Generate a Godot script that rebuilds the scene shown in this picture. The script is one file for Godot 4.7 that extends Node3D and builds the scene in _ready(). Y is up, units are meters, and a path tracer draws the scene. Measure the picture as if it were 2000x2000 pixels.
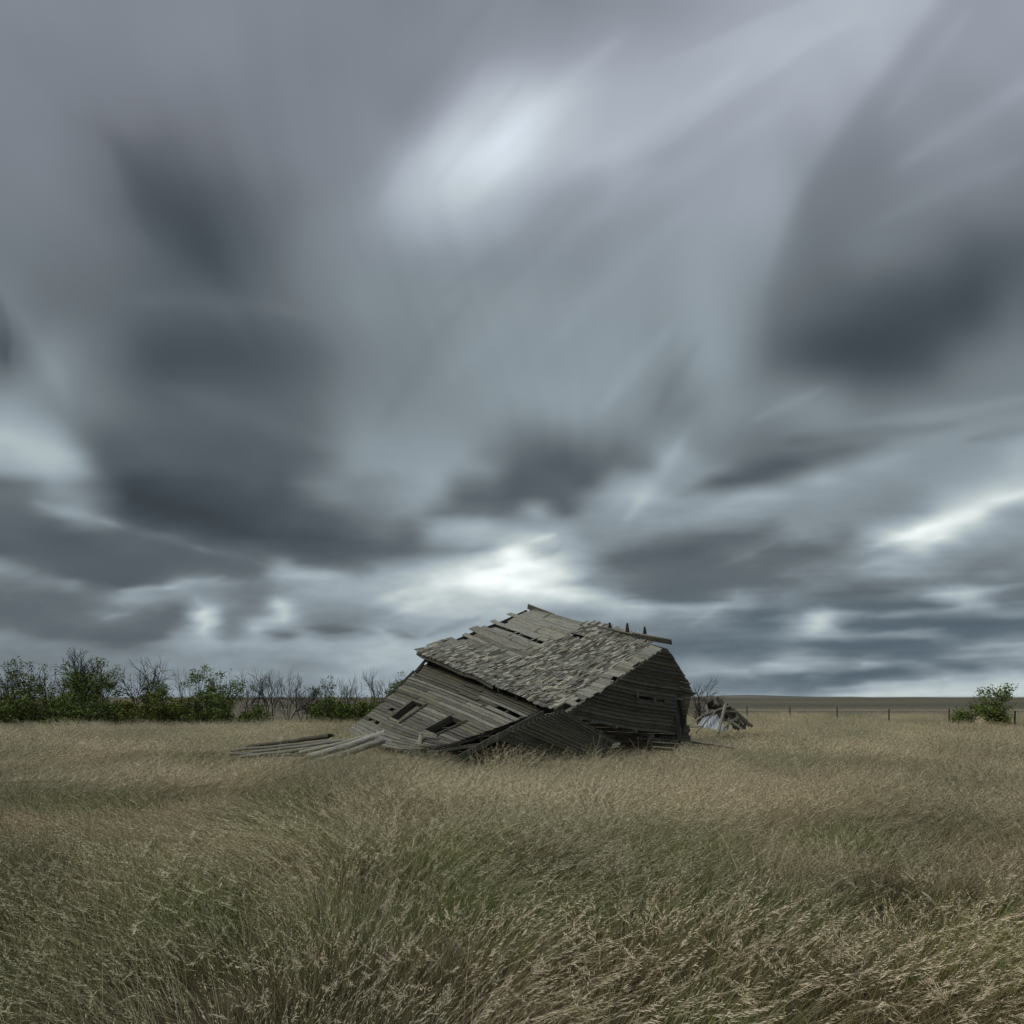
extends Node3D

# Level camera with a shifted lens: (x, y) of a 2000 px picture, F pixels of focal length, horizon at HY.
const F := 1350.0
const HY := 1362.0
const EYE := 1.6

var rng := RandomNumberGenerator.new()
var noise := FastNoiseLite.new()
var fbm := FastNoiseLite.new()
var used := {}
var wood: StandardMaterial3D
var plain_veg: StandardMaterial3D
var leaf_mat: StandardMaterial3D
var grass_mat: StandardMaterial3D
var bark_mat: StandardMaterial3D


# ---------------------------------------------------------------- helpers
class Mb:
	var v := PackedVector3Array()
	var n := PackedVector3Array()
	var uv := PackedVector2Array()
	var c := PackedColorArray()
	var ix := PackedInt32Array()

	func quad(a: Vector3, b: Vector3, d: Vector3, e: Vector3, col: Color, u0 := Vector2.ZERO, u1 := Vector2(1, 1)) -> void:
		# a b d e counter-clockwise seen from outside
		var nn := (b - a).cross(e - a)
		if nn.length_squared() < 1e-14:
			nn = (d - b).cross(e - b)
		nn = nn.normalized()
		var k := v.size()
		v.append(a); v.append(b); v.append(d); v.append(e)
		for i in 4:
			n.append(nn); c.append(col)
		uv.append(u0); uv.append(Vector2(u1.x, u0.y)); uv.append(u1); uv.append(Vector2(u0.x, u1.y))
		ix.append(k); ix.append(k + 2); ix.append(k + 1)
		ix.append(k); ix.append(k + 3); ix.append(k + 2)

	func tri(a: Vector3, b: Vector3, d: Vector3, nn: Vector3, ca: Color, cb: Color, cd: Color) -> void:
		var k := v.size()
		v.append(a); v.append(b); v.append(d)
		c.append(ca); c.append(cb); c.append(cd)
		for i in 3:
			n.append(nn); uv.append(Vector2.ZERO)
		if (b - a).cross(d - a).dot(nn) > 0.0:
			ix.append(k); ix.append(k + 2); ix.append(k + 1)
		else:
			ix.append(k); ix.append(k + 1); ix.append(k + 2)

	func tube(pts: PackedVector3Array, rad: PackedFloat32Array, sides: int, col: Color, uscale := 1.0) -> void:
		var k := v.size()
		var total := 0.0
		var side := Vector3.RIGHT
		for i in pts.size():
			var t: Vector3 = (pts[mini(i + 1, pts.size() - 1)] - pts[maxi(i - 1, 0)]).normalized()
			if absf(t.dot(side)) > 0.95:
				side = Vector3.FORWARD
			side = (side - t * t.dot(side)).normalized()
			var up := t.cross(side)
			if i > 0:
				total += pts[i].distance_to(pts[i - 1])
			for s in sides + 1:
				var a := TAU * s / sides
				var d := side * cos(a) + up * sin(a)
				v.append(pts[i] + d * rad[i]); n.append(d); c.append(col)
				uv.append(Vector2(total * uscale, float(s) / sides))
		var w := sides + 1
		for i in pts.size() - 1:
			for s in sides:
				var p := k + i * w + s
				ix.append(p); ix.append(p + w); ix.append(p + 1)
				ix.append(p + 1); ix.append(p + w); ix.append(p + w + 1)

	func mesh() -> ArrayMesh:
		var a := []
		a.resize(Mesh.ARRAY_MAX)
		a[Mesh.ARRAY_VERTEX] = v
		a[Mesh.ARRAY_NORMAL] = n
		a[Mesh.ARRAY_TEX_UV] = uv
		a[Mesh.ARRAY_COLOR] = c
		a[Mesh.ARRAY_INDEX] = ix
		var m := ArrayMesh.new()
		m.add_surface_from_arrays(Mesh.PRIMITIVE_TRIANGLES, a)
		return m


func at(x: float, y: float, d: float) -> Vector3:
	return Vector3((x - 1000.0) / F * d, EYE + (HY - y) / F * d, -d)


func numbered(called: String, parent: Node) -> String:
	var key := str(parent.get_instance_id()) + called
	used[key] = used.get(key, -1) + 1
	return called if used[key] == 0 else "%s_%03d" % [called, used[key]]


func put(m: Mesh, called: String, mat: Material, parent: Node = self) -> MeshInstance3D:
	var o := MeshInstance3D.new()
	o.mesh = m
	o.material_override = mat
	o.name = numbered(called, parent)
	parent.add_child(o, true)
	return o


func tag(o: Node, label: String, category: String, group := "", kind := "") -> Node:
	if label: o.set_meta("label", label)
	if category: o.set_meta("category", category)
	if group: o.set_meta("group", group)
	if kind: o.set_meta("kind", kind)
	return o


func thing(called: String, label: String, category: String, group := "", where := Vector3.ZERO) -> Node3D:
	var o := Node3D.new()
	o.name = numbered(called, self)
	add_child(o, true)
	o.position = where
	tag(o, label, category, group)
	return o


func rr(a: float, b: float) -> float:
	return rng.randf_range(a, b)


func lin(r: float, g: float, b: float) -> Color:
	return Color(r, g, b)


# A board laid on a surface P(u, v): from u0 to u1, between v0 and v1, proud of it by out0 (at v0) and out1 (at v1), thick inward.
func board(mb: Mb, P: Callable, u0: float, u1: float, v0: float, v1: float, out0: float, out1: float, thick: float, col: Color, segs := 6, skew := 0.0, skew_end := 99.0) -> void:
	var rings := []
	var uo := rr(0, 20)
	var vo := rr(0, 20)
	for i in segs + 1:
		var u := lerpf(u0, u1, float(i) / segs)
		var ua := u
		var ub := u
		if i == 0 or i == segs:
			var sk := skew if i == 0 or skew_end > 90.0 else skew_end
			ua = u + sk * 0.5
			ub = u - sk * 0.5
		var a: Vector3 = P.call(ua, v0)
		var b: Vector3 = P.call(ub, v1)
		var c: Vector3 = P.call(u + 0.01, (v0 + v1) * 0.5)
		var c0: Vector3 = P.call(u - 0.01, (v0 + v1) * 0.5)
		var n := (b - a).cross(c - c0).normalized()
		var wob := rr(-0.004, 0.007)
		rings.append([a + n * (out0 + wob), b + n * (out1 + wob), b + n * (out1 + wob - thick), a + n * (out0 + wob - thick)])
	var run := 0.0
	for i in segs:
		var p: Array = rings[i]
		var q: Array = rings[i + 1]
		var l: float = (p[0] as Vector3).distance_to(q[0])
		var w: float = (p[0] as Vector3).distance_to(p[1])
		var s := Vector2(uo + run * 0.4, vo)
		var e := Vector2(uo + (run + l) * 0.4, vo + w * 1.6)
		mb.quad(p[0], p[1], q[1], q[0], col, s, e)       # outer, uv fixed below
		# make the grain run along the board
		var k := mb.uv.size() - 4
		mb.uv[k] = s; mb.uv[k + 1] = Vector2(s.x, e.y); mb.uv[k + 2] = e; mb.uv[k + 3] = Vector2(e.x, s.y)
		mb.quad(p[3], q[3], q[2], p[2], col, s, e)       # inner
		mb.quad(p[1], p[2], q[2], q[1], col, s, s + Vector2(0.1, 0.04))  # edge at v1
		mb.quad(p[0], q[0], q[3], p[3], col, s, s + Vector2(0.1, 0.04))  # edge at v0
		run += l
	var f: Array = rings[0]
	var g: Array = rings[segs]
	mb.quad(f[0], f[3], f[2], f[1], col, Vector2(uo, vo), Vector2(uo + 0.05, vo + 0.05))
	mb.quad(g[0], g[1], g[2], g[3], col, Vector2(uo, vo), Vector2(uo + 0.05, vo + 0.05))


# A straight beam from a to b: width w along `wide`, thickness t across it.
func beam(mb: Mb, a: Vector3, b: Vector3, w: float, t: float, wide: Vector3, col: Color, w_end := -1.0) -> void:
	var along := (b - a).normalized()
	var s := (wide - along * along.dot(wide)).normalized()
	var k := along.cross(s)
	var we := w if w_end < 0 else w_end
	var uo := rr(0, 20)
	var l := a.distance_to(b) * 0.4
	var p := [a + s * w / 2 + k * t / 2, a - s * w / 2 + k * t / 2, a - s * w / 2 - k * t / 2, a + s * w / 2 - k * t / 2]
	var q := [b + s * we / 2 + k * t / 2, b - s * we / 2 + k * t / 2, b - s * we / 2 - k * t / 2, b + s * we / 2 - k * t / 2]
	for i in 4:
		var j := (i + 1) % 4
		mb.quad(p[i], q[i], q[j], p[j], col, Vector2(uo, uo), Vector2(uo + l, uo + (w if i % 2 == 0 else t) * 1.6))
	mb.quad(p[0], p[1], p[2], p[3], col, Vector2(uo, uo), Vector2(uo + 0.05, uo + 0.05))
	mb.quad(q[3], q[2], q[1], q[0], col, Vector2(uo, uo), Vector2(uo + 0.05, uo + 0.05))


# (u, v) on a surface that lies behind a pixel of the picture
func inv(P: Callable, x: float, y: float) -> Vector2:
	var q := Vector2(0.5, 0.5)
	for i in 12:
		var p0 := proj(P.call(q.x, q.y))
		var pu := (proj(P.call(q.x + 0.01, q.y)) - p0) / 0.01
		var pv := (proj(P.call(q.x, q.y + 0.01)) - p0) / 0.01
		var d := Vector2(x, y) - p0
		var det := pu.x * pv.y - pu.y * pv.x
		q += Vector2(d.x * pv.y - d.y * pv.x, pu.x * d.y - pu.y * d.x) / det
	return q


func proj(p: Vector3) -> Vector2:
	return Vector2(1000.0 + p.x / -p.z * F, HY - (p.y - EYE) / -p.z * F)


# ---------------------------------------------------------------- scene
func _ready() -> void:
	rng.seed = 7
	noise.seed = 3
	noise.noise_type = FastNoiseLite.TYPE_SIMPLEX_SMOOTH
	noise.frequency = 1.0
	noise.fractal_type = FastNoiseLite.FRACTAL_NONE
	fbm.seed = 11
	fbm.noise_type = FastNoiseLite.TYPE_SIMPLEX_SMOOTH
	fbm.frequency = 1.0
	fbm.fractal_type = FastNoiseLite.FRACTAL_FBM
	fbm.fractal_octaves = 4

	var cam := Camera3D.new()
	cam.name = "camera"
	cam.projection = Camera3D.PROJECTION_FRUSTUM
	cam.near = 0.1
	cam.far = 12000.0
	cam.size = 2.0 * 1000.0 / F * cam.near
	cam.frustum_offset = Vector2(0, (HY - 1000.0) / F * cam.near)
	cam.position = Vector3(0, EYE, 0)
	add_child(cam)
	cam.current = true

	var env := Environment.new()
	env.background_mode = Environment.BG_SKY
	env.tonemap_mode = Environment.TONE_MAPPER_LINEAR
	env.tonemap_exposure = 1.0
	env.sdfgi_enabled = true
	env.ssao_enabled = true
	env.ssil_enabled = true
	var pan := PanoramaSkyMaterial.new()
	pan.panorama = ImageTexture.create_from_image(sky_image())
	pan.energy_multiplier = 1.0
	var sk := Sky.new()
	sk.sky_material = pan
	env.sky = sk
	var we := WorldEnvironment.new()
	we.name = "environment"
	we.environment = env
	add_child(we)

	var sun := DirectionalLight3D.new()
	sun.name = "sun"
	sun.light_energy = 0.5
	sun.light_angular_distance = 25.0
	sun.light_color = Color(1.0, 0.97, 0.92)
	sun.shadow_enabled = true
	add_child(sun)
	sun.look_at_from_position(Vector3.ZERO, -Vector3(-0.55, 0.75, 0.4))

	materials()
	land()
	house()
	poles()
	debris()
	shrubs()
	weeds()
	fence()
	grass()


# ---------------------------------------------------------------- sky
# Brightness (0-255, as seen) of the cloud cover at every 100 px across, per row [height, values]
# and nearer the horizon at every 50 px, where the layers lie closer
const CLOUD_LOW := [
	[850, 165, 175, 170, 132, 108, 108, 110, 105, 97, 98, 105, 98, 100, 122, 140, 148, 150, 140, 148, 138, 130, 136, 130, 124, 118, 115, 128, 152, 130, 128, 122, 130, 128, 115, 110, 125, 135, 138, 128, 118, 125],
	[880, 175, 172, 168, 152, 108, 103, 105, 100, 95, 95, 98, 95, 98, 115, 145, 142, 152, 150, 155, 125, 120, 112, 98, 108, 115, 118, 155, 165, 140, 132, 118, 120, 110, 105, 125, 140, 142, 135, 130, 128, 150],
	[910, 155, 158, 162, 148, 105, 95, 92, 92, 90, 92, 93, 95, 108, 125, 143, 150, 155, 158, 148, 138, 105, 95, 90, 96, 118, 118, 148, 148, 140, 110, 102, 105, 128, 142, 152, 150, 145, 148, 150, 155, 168],
	[940, 112, 118, 138, 125, 98, 80, 76, 80, 80, 85, 92, 95, 118, 130, 133, 140, 150, 158, 128, 115, 95, 93, 95, 98, 138, 155, 150, 140, 108, 105, 108, 132, 155, 152, 148, 147, 150, 155, 165, 180, 188],
	[970, 112, 115, 130, 130, 105, 78, 72, 72, 76, 80, 84, 88, 105, 125, 130, 138, 148, 145, 110, 100, 92, 95, 102, 130, 160, 175, 168, 155, 148, 155, 160, 155, 152, 145, 142, 140, 148, 168, 190, 210, 205],
	[1000, 102, 105, 128, 138, 110, 80, 70, 68, 70, 74, 78, 85, 92, 103, 118, 130, 142, 125, 118, 115, 112, 145, 108, 140, 155, 158, 152, 155, 158, 158, 150, 145, 143, 140, 138, 142, 160, 190, 205, 175, 160],
	[1025, 95, 92, 95, 122, 122, 92, 76, 70, 68, 70, 75, 82, 88, 92, 105, 118, 122, 155, 168, 170, 150, 148, 155, 145, 145, 148, 152, 148, 145, 138, 130, 142, 140, 138, 150, 175, 205, 208, 190, 165, 155],
	[1050, 88, 90, 82, 80, 88, 92, 94, 92, 76, 70, 72, 74, 76, 82, 95, 110, 112, 148, 165, 175, 185, 190, 165, 140, 140, 132, 120, 115, 112, 112, 118, 132, 135, 128, 165, 200, 212, 205, 170, 155, 148],
	[1075, 76, 78, 76, 76, 78, 86, 85, 86, 92, 90, 88, 78, 76, 84, 90, 98, 108, 130, 152, 186, 236, 192, 175, 150, 128, 112, 102, 98, 104, 112, 108, 105, 112, 130, 150, 160, 185, 160, 150, 140, 135],
	[1100, 140, 110, 80, 72, 70, 70, 74, 76, 82, 88, 98, 135, 105, 92, 105, 125, 150, 175, 200, 222, 244, 232, 198, 160, 115, 100, 94, 95, 100, 108, 105, 112, 122, 138, 150, 158, 155, 145, 128, 122, 130],
	[1120, 132, 128, 105, 80, 72, 72, 82, 105, 110, 105, 110, 160, 165, 160, 140, 165, 175, 195, 212, 236, 240, 230, 205, 150, 125, 110, 98, 95, 98, 102, 108, 122, 125, 130, 148, 155, 150, 138, 125, 135, 125],
	[1140, 118, 118, 125, 128, 92, 78, 110, 142, 145, 138, 130, 150, 160, 165, 168, 172, 185, 195, 215, 235, 240, 225, 190, 150, 130, 108, 96, 94, 98, 104, 106, 112, 125, 118, 112, 118, 125, 130, 128, 120, 120],
	[1160, 112, 108, 105, 112, 122, 155, 150, 145, 135, 125, 125, 140, 160, 165, 168, 178, 190, 200, 195, 212, 220, 215, 215, 190, 150, 115, 98, 100, 108, 130, 125, 128, 120, 112, 112, 125, 140, 165, 165, 130, 115],
	[1180, 100, 100, 105, 108, 115, 130, 125, 118, 155, 135, 130, 180, 150, 150, 155, 170, 190, 195, 195, 190, 180, 185, 175, 175, 180, 165, 150, 145, 150, 150, 130, 125, 112, 108, 108, 108, 112, 135, 150, 120, 118],
	[1200, 98, 98, 105, 110, 125, 118, 108, 112, 178, 130, 135, 172, 150, 140, 142, 150, 175, 185, 185, 185, 180, 160, 150, 150, 165, 165, 150, 155, 140, 120, 110, 125, 170, 145, 125, 130, 125, 125, 125, 135, 135],
	[1220, 110, 105, 105, 108, 110, 108, 102, 112, 170, 125, 165, 165, 130, 125, 130, 150, 155, 160, 165, 165, 165, 160, 155, 150, 140, 130, 128, 128, 130, 120, 118, 150, 190, 120, 102, 95, 92, 92, 90, 92, 95],
	[1240, 135, 118, 100, 100, 98, 98, 100, 135, 165, 130, 150, 120, 155, 130, 150, 165, 150, 165, 170, 165, 160, 155, 150, 145, 135, 132, 125, 120, 118, 122, 130, 150, 160, 140, 125, 130, 135, 115, 105, 115, 125],
	[1260, 132, 130, 130, 125, 112, 108, 130, 150, 160, 155, 165, 160, 165, 165, 170, 180, 180, 180, 175, 170, 165, 155, 145, 135, 125, 115, 108, 106, 108, 110, 115, 120, 105, 95, 95, 95, 100, 115, 130, 145, 150],
	[1280, 128, 128, 128, 128, 130, 135, 138, 142, 148, 148, 150, 150, 155, 165, 175, 180, 180, 178, 172, 165, 155, 150, 140, 130, 125, 118, 112, 118, 115, 115, 120, 150, 140, 120, 115, 110, 105, 125, 140, 140, 160],
	[1300, 128, 128, 128, 130, 130, 132, 140, 145, 145, 148, 145, 140, 138, 150, 170, 175, 175, 172, 168, 160, 155, 150, 148, 145, 140, 140, 142, 155, 160, 150, 165, 160, 150, 140, 150, 115, 130, 115, 115, 140, 135],
	[1320, 135, 135, 135, 135, 135, 135, 140, 140, 150, 155, 150, 145, 145, 160, 165, 160, 165, 165, 160, 155, 150, 150, 150, 148, 145, 142, 140, 145, 140, 150, 135, 125, 130, 110, 105, 115, 130, 150, 160, 170, 175],
	[1340, 140, 140, 140, 142, 142, 145, 148, 150, 152, 150, 145, 145, 145, 155, 160, 162, 165, 165, 160, 155, 150, 150, 150, 148, 145, 140, 135, 130, 120, 115, 115, 112, 115, 130, 170, 185, 195, 195, 195, 200, 200],
	[1360, 145, 145, 145, 148, 150, 152, 155, 158, 158, 155, 152, 150, 152, 158, 162, 165, 168, 168, 165, 160, 155, 155, 155, 152, 150, 148, 145, 150, 150, 150, 150, 140, 155, 185, 195, 198, 200, 200, 200, 205, 205],
]

# the same above them, every 100 px
const CLOUD := [
	[0, 136, 135, 134, 136, 137, 136, 135, 134, 133, 138, 140, 138, 145, 149, 160, 171, 177, 178, 171, 160, 160],
	[100, 132, 130, 130, 133, 136, 133, 132, 134, 137, 144, 152, 157, 162, 166, 172, 177, 175, 174, 158, 157, 154],
	[200, 131, 129, 123, 123, 126, 128, 132, 137, 143, 172, 198, 190, 178, 174, 170, 168, 166, 148, 147, 143, 151],
	[300, 128, 126, 115, 104, 112, 122, 131, 141, 172, 206, 211, 190, 175, 163, 158, 158, 141, 131, 137, 140, 134],
	[400, 125, 122, 112, 94, 91, 105, 125, 145, 172, 184, 170, 155, 150, 153, 155, 155, 129, 126, 128, 124, 118],
	[500, 122, 117, 111, 100, 87, 98, 125, 138, 144, 149, 142, 140, 145, 150, 150, 139, 118, 121, 112, 93, 96],
	[600, 122, 115, 108, 98, 95, 100, 117, 135, 136, 143, 145, 147, 147, 147, 147, 122, 102, 88, 80, 81, 105],
	[700, 105, 133, 112, 85, 82, 86, 100, 125, 133, 142, 147, 148, 150, 141, 146, 112, 84, 76, 84, 112, 125],
	[800, 160, 138, 117, 100, 97, 97, 107, 132, 138, 142, 145, 148, 145, 134, 140, 131, 134, 122, 130, 134, 138],
	[900, 172, 162, 100, 93, 90, 92, 104, 146, 152, 150, 113, 98, 117, 152, 125, 108, 118, 143, 150, 160, 178],
]

# drawn-out cloud borders: [change of brightness to their right, reach, (height, place) along them]
const EDGES := [
	[-0.055, 110.0, [-60, 1880, 130, 1740, 270, 1640, 400, 1560, 560, 1500, 760, 1476]],
	[-0.035, 90.0, [20, 1710, 72, 1626, 180, 1450, 282, 1300, 340, 1200]],
	[0.03, 80.0, [-60, 1700, 0, 1568, 87, 1372, 140, 1250]],
	[0.04, 90.0, [80, 985, 127, 940, 250, 845, 330, 785, 430, 715]],
	[-0.03, 90.0, [160, 1160, 217, 1103, 300, 1030, 391, 940, 440, 880]],
	[-0.05, 70.0, [240, 205, 290, 225, 400, 258, 520, 300]],
	[-0.05, 60.0, [780, 75, 850, 140, 900, 160, 950, 180]],
]


func edge_x(p: Array, y: float) -> float:
	if y < p[0] or y > p[p.size() - 2]:
		return -1000.0
	var i := 0
	while p[i + 2] < y:
		i += 2
	return lerpf(p[i + 1], p[i + 3], (y - p[i]) / (p[i + 2] - p[i]))


func edge_fade(p: Array, y: float) -> float:
	return smoothstep(p[0], p[0] + 60.0, y) * smoothstep(p[p.size() - 2], p[p.size() - 2] - 60.0, y)


var lut: PackedFloat32Array
var lut_w := 420
var lut_h := 200
var lut2: PackedFloat32Array
var lut2_w := 492
var lut2_h := 432


func sky_lut() -> void:
	var im := Image.create(21, 10, false, Image.FORMAT_RF)
	for j in 10:
		for i in 21:
			im.set_pixel(i, j, Color(CLOUD[j][i + 1] / 255.0, 0, 0))
	im.resize(lut_w, lut_h, Image.INTERPOLATE_CUBIC)
	lut = crisp(im, 21, 10, 0.12)
	# rows every 15 px from 830 to 1370
	im = Image.create(41, 36, false, Image.FORMAT_RF)
	for j in 36:
		var y := 837.5 + j * 15.0
		var k := 0
		while k < CLOUD_LOW.size() - 2 and CLOUD_LOW[k + 1][0] <= y:
			k += 1
		var t: float = clampf((y - CLOUD_LOW[k][0]) / (CLOUD_LOW[k + 1][0] - CLOUD_LOW[k][0]), 0, 1)
		for i in 41:
			var a: float = CLOUD_LOW[k][i + 1]
			var b: float = CLOUD_LOW[k + 1][i + 1]
			im.set_pixel(i, j, Color(lerpf(a, b, t) / 255.0, 0, 0))
	im.resize(lut2_w, lut2_h, Image.INTERPOLATE_CUBIC)
	lut2 = crisp(im, 31, 26, 0.4)
	for st in WISPS:
		wisp(lut, lut_w, lut_h, 5.0, 5.0, Vector2(-50, -50), st)
		wisp(lut2, lut2_w, lut2_h, 50.0 / 12.0, 1.25, Vector2(-25, 830), st)


# Adds one soft streak of lighter or darker cloud to a table whose cells are cx by cy.
func wisp(t: PackedFloat32Array, w: int, h: int, cx: float, cy: float, from: Vector2, st: Array) -> void:
	var a := Vector2(st[0], st[1])
	var b := Vector2(st[2], st[3])
	var wide: float = st[4]
	var amp: float = st[5]
	var l := maxf(a.distance_to(b), 1.0)
	var dir := (b - a) / l
	var lo := a.min(b) - Vector2.ONE * wide * 2.6
	var hi := a.max(b) + Vector2.ONE * wide * 2.6
	for j in range(maxi(0, int((lo.y - from.y) / cy)), mini(h, int((hi.y - from.y) / cy) + 1)):
		for i in range(maxi(0, int((lo.x - from.x) / cx)), mini(w, int((hi.x - from.x) / cx) + 1)):
			var p := from + Vector2((i + 0.5) * cx, (j + 0.5) * cy) - a
			var s := p.dot(dir)
			var d := absf(p.dot(dir.orthogonal()))
			var past := maxf(maxf(-s, s - l), 0.0)
			var taper := 0.55 + 0.45 * sin(PI * clampf(s / l, 0.0, 1.0))
			d /= wide * taper
			past /= wide * 1.6
			if d < 2.6 and past < 2.6:
				t[j * w + i] += amp * exp(-d * d - past * past)


# streaks: from x, y to x, y, half width, change of brightness
const WISPS := [
	[1350, 958, 1700, 872, 22, -0.045],
	[1400, 990, 1750, 895, 18, 0.03],
	[1488, 816, 1590, 769, 14, 0.035],
	[1698, 827, 2000, 783, 17, 0.035],
	[1553, 866, 1843, 832, 18, -0.045],
	[1898, 862, 2010, 840, 15, -0.06],
	[1720, 1062, 2010, 958, 16, 0.085],
	[1770, 1050, 1890, 1015, 20, 0.05],
	[1700, 1102, 1830, 1052, 15, 0.05],
	[1150, 1104, 1480, 1042, 20, -0.04],
	[1400, 1108, 1510, 1062, 8, 0.035],
	[1235, 1000, 1325, 872, 20, 0.05],
	[1190, 905, 1330, 805, 34, -0.03],
	[1193, 776, 1290, 665, 24, 0.028],
	[1290, 790, 1350, 690, 22, -0.03],
	[1100, 640, 1330, 420, 26, 0.014],
	[900, 720, 1180, 400, 30, 0.012],
	[760, 800, 900, 600, 26, -0.015],
	[78, 985, 210, 1020, 14, 0.05],
	[205, 1018, 390, 1070, 11, 0.055],
	[388, 1070, 500, 1098, 9, 0.05],
	[240, 965, 480, 1040, 28, -0.010],
	[480, 1040, 760, 1072, 20, -0.012],
	[60, 1045, 300, 1108, 18, -0.02],
	[120, 1118, 240, 1142, 10, -0.05],
	[55, 640, 120, 760, 26, 0.025],
	[0, 600, 8, 690, 14, -0.06],
	[240, 300, 430, 530, 60, -0.03],
	[300, 592, 560, 612, 26, 0.02],
	[340, 760, 620, 860, 30, 0.02],
	[2000, 172, 1790, 300, 26, 0.035],
	[1960, 330, 1740, 420, 24, 0.02],
	[1880, 40, 1760, 200, 20, 0.02],
	[1600, 1160, 1740, 1156, 9, -0.05],
	[1810, 1166, 2000, 1142, 8, 0.07],
	[1640, 1187, 1860, 1182, 9, -0.05],
	[1700, 1206, 2000, 1176, 6, 0.05],
	[1650, 1224, 2010, 1213, 8, -0.06],
	[1690, 1242, 1840, 1228, 5, 0.07],
	[1610, 1267, 1800, 1253, 7, -0.06],
	[1880, 1266, 2000, 1256, 6, 0.06],
	[1690, 1296, 1780, 1294, 5, 0.09],
	[1500, 1297, 1570, 1306, 10, 0.05],
	[1640, 1319, 1760, 1309, 6, -0.05],
	[1610, 1347, 1850, 1326, 5, 0.07],
	[1500, 1210, 1580, 1200, 8, 0.05],
	[1830, 1285, 1990, 1276, 5, 0.05],
	[1560, 1280, 1680, 1278, 5, -0.05],
	[1480, 1322, 1620, 1316, 5, -0.05],
	[1330, 1318, 1460, 1308, 5, 0.05],
	[240, 1154, 330, 1146, 7, 0.08],
	[330, 1146, 430, 1126, 7, 0.06],
	[391, 1186, 396, 1216, 13, 0.035],
	[490, 1228, 512, 1240, 12, 0.03],
	[545, 1176, 552, 1202, 16, 0.03],
	[520, 1236, 590, 1240, 10, -0.04],
	[610, 1226, 720, 1234, 9, -0.07],
	[760, 1230, 800, 1242, 8, -0.07],
	[640, 1243, 760, 1228, 5, 0.05],
	[205, 1206, 245, 1200, 6, 0.07],
	[180, 1248, 330, 1242, 9, -0.04],
	[730, 1175, 790, 1160, 9, 0.05],
	[840, 1240, 920, 1212, 9, -0.06],
	[770, 1200, 840, 1172, 8, 0.04],
	[900, 1122, 1080, 1100, 34, 0.02],
	[925, 1076, 990, 1062, 12, -0.06],
	[1000, 1124, 1065, 1114, 8, -0.06],
	[930, 1112, 975, 1102, 8, -0.05],
	[890, 1110, 1060, 1085, 44, 0.015],
	[880, 1145, 1110, 1122, 26, 0.04],
	[15, 850, 130, 885, 42, 0.06],
	[820, 1150, 960, 1128, 22, 0.04],
	[1010, 1150, 1180, 1168, 14, 0.05],
	[990, 260, 1190, 90, 26, 0.03],
	[870, 330, 1010, 170, 14, -0.02],
	[1130, 330, 1420, 150, 24, 0.02],
	[1180, 420, 1480, 240, 26, 0.016],
	[720, 300, 930, 40, 30, -0.012],
	[1000, 560, 1250, 330, 22, 0.012],
	[880, 560, 1080, 400, 18, -0.012],
	[1050, 1090, 1085, 1076, 10, -0.06],
	[1040, 1058, 1075, 1046, 6, 0.08],
	[1360, 1215, 1440, 1160, 12, 0.05],
	[1230, 1170, 1420, 1172, 7, -0.05],
	[1240, 1186, 1400, 1188, 6, 0.05],
]


# contrast of each cloud against what lies round it
func crisp(im: Image, w: int, h: int, share: float) -> PackedFloat32Array:
	var soft := im.duplicate() as Image
	soft.resize(maxi(w / 2, 4), maxi(h / 2, 4), Image.INTERPOLATE_BILINEAR)
	soft.resize(im.get_width(), im.get_height(), Image.INTERPOLATE_CUBIC)
	var a := im.get_data().to_float32_array()
	var b := soft.get_data().to_float32_array()
	for i in a.size():
		a[i] += (a[i] - b[i]) * share
	return a


func tap(t: PackedFloat32Array, w: int, h: int, fx: float, fy: float, rim: float) -> float:
	fx = clampf(fx, rim, w - 1.0 - rim)
	fy = clampf(fy, rim, h - 1.0 - rim)
	var i := mini(int(fx), w - 2)
	var j := mini(int(fy), h - 2)
	fx -= i
	fy -= j
	var k := j * w + i
	return lerpf(lerpf(t[k], t[k + 1], fx), lerpf(t[k + w], t[k + w + 1], fx), fy)


func cloud(x: float, y: float) -> float:
	var t := smoothstep(848.0, 950.0, y)
	var v := 0.0
	if t < 1.0:
		v = tap(lut, lut_w, lut_h, (x / 100.0 + 0.5) * 20.0 - 0.5, (y / 100.0 + 0.5) * 20.0 - 0.5, 10.0)
	if t > 0.0:
		v = lerpf(v, tap(lut2, lut2_w, lut2_h, (x / 50.0 + 0.5) * 12.0 - 0.5, (y - 830.0) / 15.0 * 12.0 - 0.5, 6.0), t)
	return v


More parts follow.
